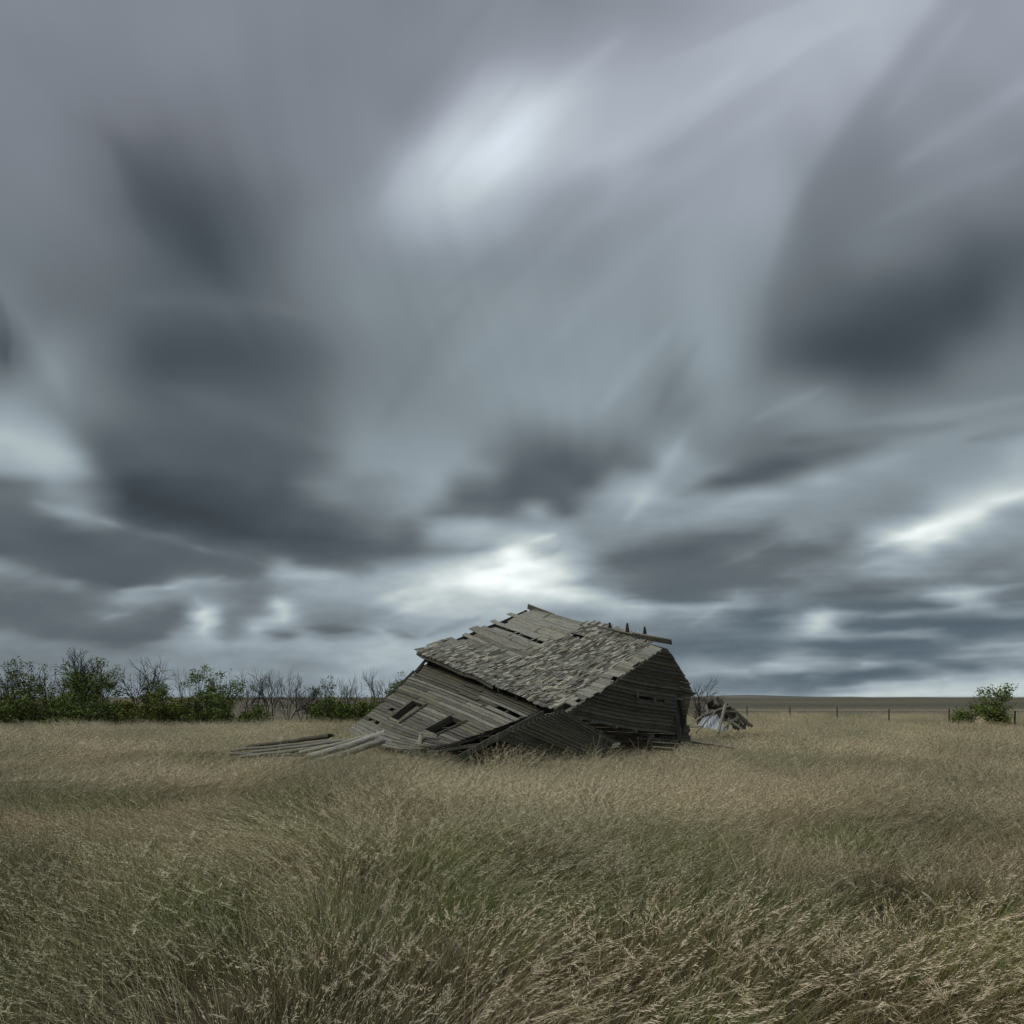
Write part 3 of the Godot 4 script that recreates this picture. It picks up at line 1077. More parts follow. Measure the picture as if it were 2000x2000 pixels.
	for j in nr:
		var v0 := -0.06 + 1.06 * j / nr
		var v1 := v0 + 1.06 / nr
		var lead := rr(-0.006, 0.006) + (0.02 if rng.randf() < 0.15 else 0.0)
		var spans := [[lead, 1.0]]
		for q in holes:
			if minf(v1, q[3]) - maxf(v0, q[2]) > 0.45 * (v1 - v0):
				var next := []
				for s in spans:
					if q[0] > s[0] and q[1] < s[1]:
						next.append([s[0], q[0]])
						next.append([q[1], s[1]])
					else:
						next.append(s)
				spans = next
		var row_tint := rr(0.78, 1.2)
		for s in spans:
			var pieces := [s]
			if s[1] - s[0] > 0.5:
				var m := lerpf(s[0], s[1], rr(0.25, 0.75))
				pieces = [[s[0], m - 0.001], [m + 0.001, s[1]]]
			for q in pieces:
				if q[1] - q[0] < 0.01:
					continue
				var mb := Mb.new()
				var tint := grey(0.19, 0.285, 0.55) * row_tint
				if rng.randf() < 0.15:
					tint = grey(0.34, 0.46, 0.2)
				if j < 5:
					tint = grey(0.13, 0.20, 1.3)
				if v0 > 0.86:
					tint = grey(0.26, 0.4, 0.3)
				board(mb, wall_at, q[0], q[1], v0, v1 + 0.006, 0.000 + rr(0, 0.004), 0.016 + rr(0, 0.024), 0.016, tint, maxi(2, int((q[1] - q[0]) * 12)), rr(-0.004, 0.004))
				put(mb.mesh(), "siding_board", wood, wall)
	# lifted broken ends near the eave
	for q in [[912, 1338, 938, 1350], [900, 1353, 922, 1372], [955, 1338, 985, 1352], [960, 1377, 968, 1381]]:
		var a := inv(wall_at, q[0], q[1])
		var b := inv(wall_at, q[2], q[3])
		var mb := Mb.new()
		board(mb, wall_at, minf(a.x, b.x), maxf(a.x, b.x) + 0.02, a.y - 0.01, a.y + 0.03, 0.03, 0.055, 0.018, grey(0.16, 0.24, 0.6), 2)
		put(mb.mesh(), "siding_board", wood, wall)
	var sl := Mb.new()
	var s0 := inv(wall_at, 955, 1382)
	var s1 := inv(wall_at, 1027, 1404)
	board(sl, wall_at, s0.x, s1.x, s0.y - 0.004, s0.y + 0.036, 0.05, 0.05, 0.025, grey(0.34, 0.4, 0.2), 4)
	put(sl.mesh(), "loose_plank", wood, wall)
	# window openings: deep frames seen from outside
	for wi in 2:
		var q: Array = holes[wi]
		var fr := Mb.new()
		var du := 0.016
		var dv := 0.02
		board(fr, wall_at, q[0] - du, q[0] + 0.004, q[2] - dv, q[3] + dv, 0.045, 0.045, 0.17, grey(0.15, 0.2, 0.6), 1)
		board(fr, wall_at, q[1] - 0.004, q[1] + du * 0.8, q[2] - dv, q[3] + dv * 0.6, 0.05, 0.05, 0.10, grey(0.10, 0.14, 0.4), 1)
		board(fr, wall_at, q[0], q[1], q[2] - dv, q[2] + 0.004, 0.043, 0.043, 0.15, grey(0.2, 0.26, 0.8), 1)
		board(fr, wall_at, q[0], q[1], q[3] - 0.004, q[3] + dv, 0.043, 0.043, 0.15, grey(0.26, 0.34, 0.6), 1)
		var wn := put(fr.mesh(), "window_frame", wood, wall)
		# boards nailed behind the opening
		for k in 2:
			var mb := Mb.new()
			var a: float = lerpf(q[2], q[3], 0.35 if k == 0 else 0.75)
			board(mb, wall_at, q[0] + 0.03, q[1], a, a + 0.14, -0.13, -0.13, 0.02, grey(0.16, 0.22, 0.4), 1)
			put(mb.mesh(), "backing_board", wood, wall)
	# trim piece hanging below the second window
	var tr := Mb.new()
	beam(tr, at(823, 1430, 14.4), at(818, 1455, 14.1), 0.06, 0.03, Vector3.RIGHT, grey(0.4, 0.46, 0.6), 0.1)
	put(tr.mesh(), "loose_trim", wood, wall)
	tr = Mb.new()
	beam(tr, at(823, 1431, 14.35), at(854, 1438.5, 14.1), 0.05, 0.05, Vector3.UP, grey(0.38, 0.46, 0.7))
	put(tr.mesh(), "loose_trim", wood, wall)
	# left edge trim, broken
	tr = Mb.new()
	for q in [[836, 1284, 812, 1312], [809, 1311, 768, 1352], [770, 1349, 735, 1383]]:
		beam(tr, at(q[0], q[1], 17.9), at(q[2], q[3], 17.6), 0.07, 0.05, Vector3(-1, 1, 0), grey(0.12, 0.16))
	put(tr.mesh(), "edge_trim", wood, wall)
	# curved trim along the right edge of the wall
	tr = Mb.new()
	var cur := [[822, 1465], [857, 1460.5], [890, 1453], [919, 1445], [960, 1430], [1000, 1414], [1064, 1388]]
	for i in cur.size() - 1:
		var d0 := 13.45 + 1.0 * i / 6.0
		var d1 := 13.45 + 1.0 * (i + 1) / 6.0
		beam(tr, at(cur[i][0], cur[i][1], d0), at(cur[i + 1][0], cur[i + 1][1], d1), 0.05, 0.05, Vector3.UP, Color(0.13, 0.13, 0.115))
	put(tr.mesh(), "edge_trim", wood, wall)
	tr = Mb.new()
	beam(tr, at(868, 1497, 13.15), at(950, 1451, 13.6), 0.12, 0.04, Vector3.UP, Color(0.17, 0.172, 0.16))
	beam(tr, at(950, 1451, 13.6), at(1062, 1393, 14.2), 0.12, 0.04, Vector3.UP, Color(0.18, 0.182, 0.168))
	var cb := put(tr.mesh(), "corner_board", wood, h)
	tr = Mb.new()
	beam(tr, at(790, 1468, 13.9), at(858, 1471, 13.3), 0.10, 0.03, Vector3.UP, grey(0.15, 0.2))
	beam(tr, at(815, 1474, 13.6), at(930, 1455, 13.7), 0.06, 0.03, Vector3.UP, grey(0.13, 0.18))
	put(tr.mesh(), "sill_beam", wood, h)

	# ---- gable wall on the right
	var gs := Mb.new()
	for i in 7:
		var x := 1130.0 + i * 30.0
		for k in 6:
			var va := lerpf(0.1, 0.98, k / 6.0)
			var vb := lerpf(0.1, 0.98, (k + 1) / 6.0)
			if gable_left(va) > x - 6.0 or gable_right(va) < x + 6.0:
				continue
			var u := (x - 1100.0) / 260.0
			beam(gs, gable_at(u, va) + Vector3(-0.06, 0.02, -0.07), gable_at(u, vb) + Vector3(-0.06, 0.02, -0.07), 0.09, 0.04, Vector3(0.6, 0, 0.7), grey(0.18, 0.26))
	var gable := put(gs.mesh(), "gable_wall", wood, h)
	gable.set_meta("label", "dark gable wall of horizontal siding")
	var gr := 22
	for j in gr:
		var v0 := j / float(gr)
		var v1 := v0 + 1.0 / gr
		var mid := (v0 + v1) / 2
		var xl := gable_left(mid) - 3.0
		var xr := gable_right(mid) + rr(-1.2, 1.2)
		var yc := 1266.0 + 170.0 * mid
		if xr - xl < 6.0:
			continue
		var spans := [[xl, xr]]
		if j == 13 or j == 12 and false:
			spans = [[xl, 1246.0], [1274.0, 1281.5], [1296.0, xr]]
		for s in spans:
			var mb := Mb.new()
			var tint := grey(0.17, 0.27, 0.55)
			if rng.randf() < 0.2:
				tint = grey(0.28, 0.36, 0.2)
			board(mb, gable_at, (s[0] - 1100.0) / 260.0, (s[1] - 1100.0) / 260.0, v0, v1 + 0.008, 0.0, 0.024 + rr(0, 0.026), 0.018, tint, maxi(2, int((s[1] - s[0]) / 18.0)), (gable_left(v0) - gable_left(v1)) / 260.0 if s[0] == xl else 0.0, clampf((gable_right(v0) - gable_right(v1)) / 260.0, -0.06, 0.06) if s[1] == xr else 0.0)
			put(mb.mesh(), "siding_board", wood, gable)
	# pale lath and gaps at the right end
	for q in [[1328, 1331, 1349, 1335.5], [1328, 1342, 1352, 1348], [1322, 1364, 1333, 1366]]:
		var mb := Mb.new()
		var dd := gable_depth(q[0], q[1]) - 0.06
		beam(mb, at(q[0], q[1], dd), at(q[2], q[3], dd + 0.2), 0.02, 0.03, Vector3.UP, grey(0.5, 0.58, 0.2))
		put(mb.mesh(), "lath", wood, gable)
	# opening frame pieces
	for q in [[1245, 1351, 1245, 1361], [1279, 1362, 1278, 1372]]:
		var mb := Mb.new()
		var dd := gable_depth(q[0], q[1]) - 0.05
		beam(mb, at(q[0], q[1], dd), at(q[2], q[3], dd), 0.05, 0.05, Vector3.RIGHT, grey(0.3, 0.36, 0.2))
		put(mb.mesh(), "window_frame", wood, gable)
	# broken corner: a bent board under the roof corner
	var cc := Mb.new()
	beam(cc, at(1113, 1394, 14.3), at(1150, 1369, 14.65), 0.13, 0.03, Vector3(0.5, 1, 0), grey(0.22, 0.26, 0.2), 0.05)
	put(cc.mesh(), "rake_board", wood, gable)
	# floor joist ends poking out under the gable
	for q in [[1131, 1407], [1154, 1408], [1201, 1419], [1170, 1429], [1240, 1428], [1273, 1437]]:
		var mb := Mb.new()
		var dd := gable_depth(q[0], q[1]) - 0.10
		var p := at(q[0], q[1], dd)
		beam(mb, p - Vector3(0.65, -0.1, 0.7) * 0.5, p + Vector3(0.65, -0.1, 0.7) * 0.05, 0.075, 0.055, Vector3.UP, grey(0.42, 0.52, 0.2))
		put(mb.mesh(), "joist_end", wood, h)

	# ---- the wall round the right corner
	var ew := Mb.new()
	beam(ew, at(1319, 1372, 17.25), at(1327, 1446, 17.1), 0.10, 0.05, Vector3.RIGHT, grey(0.14, 0.18))
	var end_wall := put(ew.mesh(), "end_wall", wood, h)
	for j in 13:
		var t := j / 13.0
		var y := 1366.0 + 6.6 * j
		var a := at(lerpf(1318, 1325, t), y, 17.4)
		var b := at(lerpf(1333, 1351, t) + rr(-2.5, 2.5) - (4.0 if j == 2 else 0.0), y + 1.5, 18.5)
		var mb := Mb.new()
		beam(mb, a, b, 0.092, 0.02, Vector3(0.05, 1, 0.02), grey(0.17, 0.26, 0.4))
		put(mb.mesh(), "siding_board", wood, end_wall)

	# ---- lower gable siding, torn loose and slid down in front
	var pb := Mb.new()
	beam(pb, at(1010, 1425, 14.0), at(1100, 1480, 14.6), 0.09, 0.04, Vector3.UP, Color(0.2, 0.195, 0.18))
	beam(pb, at(1100, 1398, 14.5), at(1190, 1462, 15.2), 0.08, 0.04, Vector3.UP, Color(0.2, 0.195, 0.18))
	var panel := put(pb.mesh(), "fallen_gable_panel", wood, h)
	var n_b := 15
	for k in n_b:
		var t := k / float(n_b - 1)
		var ax := 0.0
		var ay := 0.0
		if k < 7:
			ax = lerpf(1097, 1048, k / 6.0)
			ay = lerpf(1390, 1405, k / 6.0)
		else:
			ax = lerpf(1042, 972, (k - 7) / 7.0)
			ay = lerpf(1408, 1440, (k - 7) / 7.0)
		var slope := lerpf(0.575, 0.36, t)
		var len_px := lerpf(112, 96, t)
		if k > 3 and k < 11:
			len_px = 130.0
		var a := at(ax, ay, 13.9 - 0.15 * t + 0.25 * (1.0 - t))
		var b := at(ax + len_px, ay + len_px * slope, 15.0 - 0.7 * t)
		var mb := Mb.new()
		var up := Vector3(0.5, 1.0, -0.2)
		var col := grey(0.18, 0.26, 0.6)
		# two bent halves
		var m := (a + b) / 2 + Vector3(0, -0.03 * sin(t * 5.0), 0)
		beam(mb, a, m, 0.088, 0.02, up, col)
		beam(mb, m, b, 0.088, 0.02, up, col)
		beam(mb, a + Vector3(0, 0.04, 0.02), b + Vector3(0, 0.04, 0.02), 0.012, 0.02, up, grey(0.3, 0.38, 0.5))
		put(mb.mesh(), "siding_board", wood, panel)
	# end block of the lowest boards
	var eb := Mb.new()
	beam(eb, at(1196, 1456, 14.7), at(1211, 1452, 14.7), 0.05, 0.05, Vector3.UP, grey(0.4, 0.48, 0.2))
	beam(eb, at(1194, 1460, 14.6), at(1210, 1458, 14.6), 0.02, 0.05, Vector3.UP, grey(0.4, 0.48, 0.2))
	put(eb.mesh(), "end_block", wood, panel)

	# ---- boards lying in the dark under the wreck
	var ub := [[900, 1455, 990, 1478, 0.08], [925, 1461, 1000, 1472, 0.05], [960, 1445, 1065, 1477, 0.07], [880, 1470, 960, 1486, 0.10], [957, 1437, 962, 1475, 0.06], [1125, 1420, 1240, 1424, 0.03], [1230, 1437, 1290, 1452, 0.04], [1205, 1440, 1330, 1446, 0.06]]
	for q in ub:
		var mb := Mb.new()
		beam(mb, at(q[0], q[1], 14.6 if q[0] < 1100 else 16.6), at(q[2], q[3], 14.9 if q[0] < 1100 else 17.2), q[4], 0.03, Vector3.UP, grey(0.18, 0.28, 0.4))
		put(mb.mesh(), "under_board", wood, h)
	# nail-worn batten stubs under the gable's right end
	for k in 7:
		var mb := Mb.new()
		var x := 1292.0 + k * 4.4
		beam(mb, at(x, 1437.5, 17.0), at(x + 0.4, 1443, 17.0), 0.025, 0.03, Vector3.RIGHT, grey(0.2, 0.3, 0.3))
		put(mb.mesh(), "batten", wood, h)

	# ---- inside: floor, far gable and back wall keep it dark
	var fl := Mb.new()
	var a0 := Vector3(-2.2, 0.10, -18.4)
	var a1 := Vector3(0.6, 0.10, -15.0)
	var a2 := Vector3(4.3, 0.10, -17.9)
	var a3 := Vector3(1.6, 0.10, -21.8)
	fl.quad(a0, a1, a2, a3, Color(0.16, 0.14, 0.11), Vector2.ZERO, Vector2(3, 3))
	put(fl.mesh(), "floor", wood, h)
	var bw := Mb.new()
	var top_l := FB
	var top_r := FE
	for k in 12:
		var t0 := k / 12.0
		var t1 := (k + 1) / 12.0 - 0.003
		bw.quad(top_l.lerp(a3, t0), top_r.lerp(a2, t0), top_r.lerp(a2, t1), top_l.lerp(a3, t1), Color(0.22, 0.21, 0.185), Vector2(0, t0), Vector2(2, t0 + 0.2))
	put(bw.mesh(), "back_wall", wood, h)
	var fg := Mb.new()
	var wl := wall_at(0.0, -0.05)
	for k in 16:
		var t0 := k / 16.0
		var t1 := (k + 1) / 16.0 - 0.003
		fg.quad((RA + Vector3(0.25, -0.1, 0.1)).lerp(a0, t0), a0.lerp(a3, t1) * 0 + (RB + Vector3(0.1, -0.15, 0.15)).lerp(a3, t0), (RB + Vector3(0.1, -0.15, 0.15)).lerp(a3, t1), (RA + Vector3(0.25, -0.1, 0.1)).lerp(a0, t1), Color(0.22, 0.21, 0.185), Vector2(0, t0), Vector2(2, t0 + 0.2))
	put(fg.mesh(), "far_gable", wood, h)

	# ---- planks in the grass beside the wreck
	var plank_mb := Mb.new()
	beam(plank_mb, at(1349, 1448, 17.0), at(1436, 1461, 16.6), 0.14, 0.035, Vector3(0, 0.4, 1), grey(0.46, 0.5, 0.3))
	tag(put(plank_mb.mesh(), "fallen_plank", wood), "long pale plank lying in the grass right of the house corner", "plank")
	plank_mb = Mb.new()
	beam(plank_mb, at(1272, 1452, 15.9), at(1324, 1456, 16.0), 0.16, 0.03, Vector3(0, 0.7, 1), grey(0.22, 0.26, 0.3))
	tag(put(plank_mb.mesh(), "fallen_plank", wood), "dark short plank in the grass under the gable's right end, upper of two", "plank", "planks under the gable")
	plank_mb = Mb.new()
	beam(plank_mb, at(1276, 1460, 15.5), at(1318, 1464, 15.5), 0.10, 0.03, Vector3(0, 0.7, 1), grey(0.3, 0.36, 0.3))
	tag(put(plank_mb.mesh(), "fallen_plank", wood), "grey short plank in the grass under the gable's right end, lower of two", "plank", "planks under the gable")


# ---------------------------------------------------------------- poles at the left of the house
func poles() -> void:
	var list := [
		["dark weathered pole with a charred split end, topmost of the pile", 481, 1458, 17.2, 642, 1437, 17.0, 0.030, 0.056, Color(0.202, 0.186, 0.163)],
		["thin grey pole lying just under the dark charred one", 452, 1465, 17.0, 650, 1446, 16.9, 0.030, 0.036, Color(0.389, 0.389, 0.358)],
		["long grey pole, third from the back of the pile", 490, 1468, 16.7, 688, 1444, 16.5, 0.030, 0.036, Color(0.420, 0.420, 0.389)],
		["grey pole in the middle of the pile, half sunk in grass", 528, 1474, 16.3, 694, 1447, 16.2, 0.034, 0.036, Color(0.373, 0.365, 0.327)],
		["light grey pole with a blunt end beside the big pale pole", 586, 1470, 15.9, 722, 1436, 16.0, 0.038, 0.034, Color(0.559, 0.574, 0.513)],
		["thickest pale greenish pole leaning on the foot of the wall", 600, 1479, 15.4, 752, 1432, 15.9, 0.062, 0.074, Color(0.660, 0.660, 0.660)],
		["grey half buried pole in front of the thick pale one", 582, 1499, 14.9, 750, 1446, 15.3, 0.06, 0.062, Color(0.420, 0.427, 0.389)],
		["short brown pole end low in the grass at the front of the pile", 565, 1494, 15.0, 606, 1478, 15.2, 0.05, 0.058, Color(0.310, 0.248, 0.178)],
		["pale thin pole lying across the left ends of the pile", 470, 1478, 15.6, 640, 1456, 16.2, 0.028, 0.03, Color(0.483, 0.483, 0.437)],
		["silvery split pole just above the thick pale one", 612, 1468, 16.2, 735, 1436, 16.2, 0.03, 0.034, Color(0.552, 0.575, 0.529)],
		["low grey pole at the left front of the pile", 450, 1472, 16.3, 600, 1474, 16.0, 0.034, 0.034, Color(0.342, 0.333, 0.310)],
	]
	for q in list:
		var a := at(q[1], q[2], q[3])
		var b := at(q[4], q[5], q[6])
		var mb := Mb.new()
		var pts := PackedVector3Array()
		var rad := PackedFloat32Array()
		var n := 12
		for i in n + 1:
			var t := float(i) / n
			var p := a.lerp(b, t)
			p.y -= 0.018 * sin(PI * t)
			p += Vector3(0, 0.012 * noise.get_noise_2d(t * 5.0, a.x * 3.0), 0.02 * noise.get_noise_2d(t * 4.0, a.x))
			pts.append(p)
			rad.append(1.2 * lerpf(q[7], q[8], t) * (1.0 + 0.10 * noise.get_noise_2d(t * 9.0, b.x * 5.0)))
		# closed ends
		pts.insert(0, pts[0]); rad.insert(0, 0.001)
		var last := pts.size() - 1
		pts.append(pts[last] + (pts[last] - pts[last - 1]).normalized() * (0.0 if q[7] < q[8] - 0.02 else 0.002))
		rad.append(0.001)
		mb.tube(pts, rad, 9, q[9], 0.4)
		var root := thing("wooden_pole", q[0], "pole", "poles piled left of the house", a)
		for k in mb.v.size():
			mb.v[k] -= a
		put(mb.mesh(), "shaft", wood, root)
		if q[1] == 481:
			var tip := Mb.new()
			var d := (b - a).normalized()
			for s in 4:
				var o := Vector3(0, 0.036, 0).rotated(d, TAU * s / 4.0 + 0.4)
				beam(tip, b - a + o - d * 0.1, b - a + o * 0.7 + d * rr(0.08, 0.2), 0.045, 0.016, o.cross(d), Color(0.05, 0.042, 0.035), 0.012)
			put(tip.mesh(), "charred_tip", wood, root)
		if q[7] > 0.055 and q[1] == 600:
			var kn := Mb.new()
			for t in [0.35, 0.55, 0.62, 0.8]:
				var p: Vector3 = (b - a) * t + Vector3(0, -0.018 * sin(PI * t), 0.055)
				kn.tube(PackedVector3Array([p, p + Vector3(0.01, 0.015, 0.02)]), PackedFloat32Array([0.022, 0.008]), 6, Color(0.08, 0.07, 0.055))
			put(kn.mesh(), "knot", wood, root)


# ---------------------------------------------------------------- wrecked shed behind on the right
func debris() -> void:
	var d := 23.0
	var sl := thing("fallen_shed_roof", "dark collapsed shed roof slab of broken boards, right of the house", "wreckage")
	var n_b := 15
	for k in n_b:
		var t := k / float(n_b - 1)
		var mb := Mb.new()
		# boards fall from a ridge line towards the lower right
		var a := at(lerpf(1383, 1432, t), lerpf(1374, 1392, t) + rr(-6, 1.5) - (13.0 if k in [5, 7] else (7.0 if k in [2, 6, 10] else 0.0)), d + rr(0.1, 0.5))
		var b := at(lerpf(1390, 1470, t), lerpf(1404, 1419, t) + rr(-9, 5), d + 0.6 - 0.5 * t)
		beam(mb, a, b, 0.085 + 0.05 * rng.randf(), 0.03, Vector3(1, 0.2, 0), grey(0.10, 0.22, 0.9))
		put(mb.mesh(), "roof_board", wood, sl)
	var rm := Mb.new()
	beam(rm, at(1430, 1384, d + 0.1), at(1458, 1409, d - 0.2), 0.09, 0.05, Vector3(1, 1, 0), grey(0.08, 0.12, 0.5))
	put(rm.mesh(), "rafter", wood, sl)
	# corrugated metal sheet
	var cm := Mb.new()
	var n := 64
	var p00 := at(1379, 1396, d - 0.2)
	var p10 := at(1401, 1396, d - 0.2)
	var p01 := at(1362, 1418, d - 0.7)
	var p11 := at(1421, 1428, d - 0.9)
	var nn := (p10 - p00).cross(p00 - p01).normalized()
	for i in n:
		var ua := i / float(n)
		var ub := (i + 1) / float(n)
		var ha := nn * 0.03 * sin(ua * TAU * 8.0)
		var hb := nn * 0.03 * sin(ub * TAU * 8.0)
		var k := cm.v.size()
		for r in 4:
			var t := r / 3.0
			for e in 2:
				var u := ua if e == 0 else ub
				cm.v.append(p00.lerp(p10, u).lerp(p01.lerp(p11, u), t) + (ha if e == 0 else hb) + nn * 0.02 * sin(t * 3.0 + u * 2.0))
				var du := (p10 - p00).normalized()
				cm.n.append((nn - du * cos(u * TAU * 8.0) * 1.1).normalized())
				cm.uv.append(Vector2(u, t))
				var g := 0.62 - 0.18 * clampf(noise.get_noise_2d(u * 3.0, t * 2.0) + (u - 0.5), 0, 1)
				cm.c.append(Color(g * 0.94, g, g * 1.06))
		for r in 3:
			var q := k + r * 2
			cm.ix.append(q); cm.ix.append(q + 1); cm.ix.append(q + 2)
			cm.ix.append(q + 1); cm.ix.append(q + 3); cm.ix.append(q + 2)
	var metal := StandardMaterial3D.new()
	metal.vertex_color_use_as_albedo = true
	metal.metallic = 0.55
	metal.roughness = 0.42
	metal.cull_mode = BaseMaterial3D.CULL_DISABLED
	tag(put(cm.mesh(), "corrugated_sheet", metal), "pale corrugated metal sheet propped under the shed wreck's poles", "metal sheet")

	for i in 12:
		var x0 := rr(1388, 1446)
		var y0 := rr(1386, 1418) + maxf(0.0, (x0 - 1420.0) * 0.35)
		var dl := rr(10, 26)
		var an := rr(-0.3, 1.5)
		var mb := Mb.new()
		beam(mb, at(x0, y0, d - rr(0.0, 0.4)), at(x0 + dl * cos(an), minf(y0 + dl * sin(an), 1426.0), d - rr(0.1, 0.6)), rr(0.05, 0.11), 0.025, Vector3(rr(-1, 1), 1, rr(-0.5, 0.5)), grey(0.14, 0.36, 0.8))
		put(mb.mesh(), "broken_board", wood, sl)
	var sticks := [
		["pale plank sloping down to the left edge of the shed wreck", "plank", 1345, 1417, d - 0.9, 1371, 1398, d - 0.3, 0.07, Color(0.48, 0.49, 0.45)],
		["grey beam rising from the pale plank to the top of the shed wreck", "beam", 1371, 1399, d - 0.3, 1426, 1380, d - 0.1, 0.11, Color(0.24, 0.23, 0.21)],
		["thin grey pole crossing in front of the corrugated sheet", "pole", 1360, 1431, d - 1.2, 1399, 1387, d - 0.4, 0.06, Color(0.33, 0.32, 0.3)],
		["tallest pale pole leaning upright against the shed wreck", "pole", 1403, 1432, d - 1.2, 1417, 1375, d - 0.35, 0.085, Color(0.42, 0.41, 0.38)],
		["short pale post standing at the left shoulder of the shed wreck", "post", 1379, 1377, d - 0.1, 1383, 1394, d - 0.2, 0.07, Color(0.42, 0.42, 0.39)],
		["pale horizontal plank across the middle of the shed wreck", "plank", 1381, 1387, d - 0.15, 1438, 1390, d - 0.2, 0.05, Color(0.38, 0.37, 0.33)],
		["thin pale lath lying flat at the lower left of the shed wreck", "lath", 1346, 1420, d - 1.0, 1374, 1419, d - 1.0, 0.035, Color(0.5, 0.5, 0.46)],
		["pale broken plank sloping right at the foot of the shed wreck", "plank", 1425, 1407, d - 0.6, 1450, 1424, d - 0.8, 0.06, Color(0.36, 0.36, 0.33)],
		["grey stick crossing the pale broken plank at the shed wreck's foot", "stick", 1416, 1421, d - 0.8, 1440, 1401, d - 0.5, 0.06, Color(0.3, 0.29, 0.27)],
		["upright grey stake between the two poles' feet at the shed wreck", "stake", 1423, 1402, d - 0.5, 1421, 1424, d - 0.8, 0.045, Color(0.4, 0.39, 0.36)],
	]
	for q in sticks:
		var mb := Mb.new()
		beam(mb, at(q[2], q[3], q[4]), at(q[5], q[6], q[7]), q[8], q[8] * 0.7, Vector3(1, 1, 0.3), q[9])
		tag(put(mb.mesh(), "wreck_" + (q[1] as String), wood), q[0], q[1], "loose timber of the shed wreck")


# ---------------------------------------------------------------- shrubs and trees
func limb(mb: Mb, tips: Array, p: Vector3, dir: Vector3, l: float, r: float, depth: int, bend: float, col: Color) -> void:
	var n := 3
	var pts := PackedVector3Array([p])
	var rad := PackedFloat32Array([r])
	var q := p
	var d := dir
	for i in n:
		d = (d + Vector3(rr(-bend, bend), rr(-bend * 0.5, bend * 0.7), rr(-bend, bend))).normalized()
		q += d * l / n
		pts.append(q)
		rad.append(lerpf(r, r * 0.6, float(i + 1) / n))
		if depth > 0 and i < n - 1 and rng.randf() < 0.75:
			var side := d.cross(Vector3(rr(-1, 1), rr(-1, 1), rr(-1, 1))).normalized()
			limb(mb, tips, q, (d * 0.75 + side * rr(0.5, 0.9) + Vector3(0, 0.2, 0)).normalized(), l * rr(0.45, 0.72), r * 0.5, depth - 1, bend, col)
	mb.tube(pts, rad, 4 if r > 0.012 else 3, col)
	if depth <= 2:
		tips.append([q, d, depth])
	if depth > 0:
		for k in 2 + (rng.randi() % 2):
			var side := d.cross(Vector3(rr(-1, 1), rr(-1, 1), rr(-1, 1))).normalized()
			limb(mb, tips, q, (d + side * rr(0.25, 0.75)).normalized(), l * rr(0.6, 0.85), r * 0.6, depth - 1, bend, col)


func leaf(mb: Mb, p: Vector3, s: float, col: Color) -> void:
	var a := Vector3(rr(-1, 1), rr(-0.6, 0.6), rr(-1, 1)).normalized()
	var b := a.cross(Vector3(rr(-1, 1), rr(-1, 1), rr(-1, 1))).normalized() * 0.6
	mb.quad(p - a * s * 0.5, p - b * s * 0.5, p + a * s * 0.5, p + b * s * 0.5, col)


var leaf_hue := 0.0


func leaf_col(bright: float) -> Color:
	var t := rng.randf()
	var c := Color(0.058, 0.085, 0.022).lerp(Color(0.105, 0.14, 0.035), t) * bright
	return c.lerp(Color(0.16, 0.17, 0.035), leaf_hue * (0.4 + 0.6 * t))


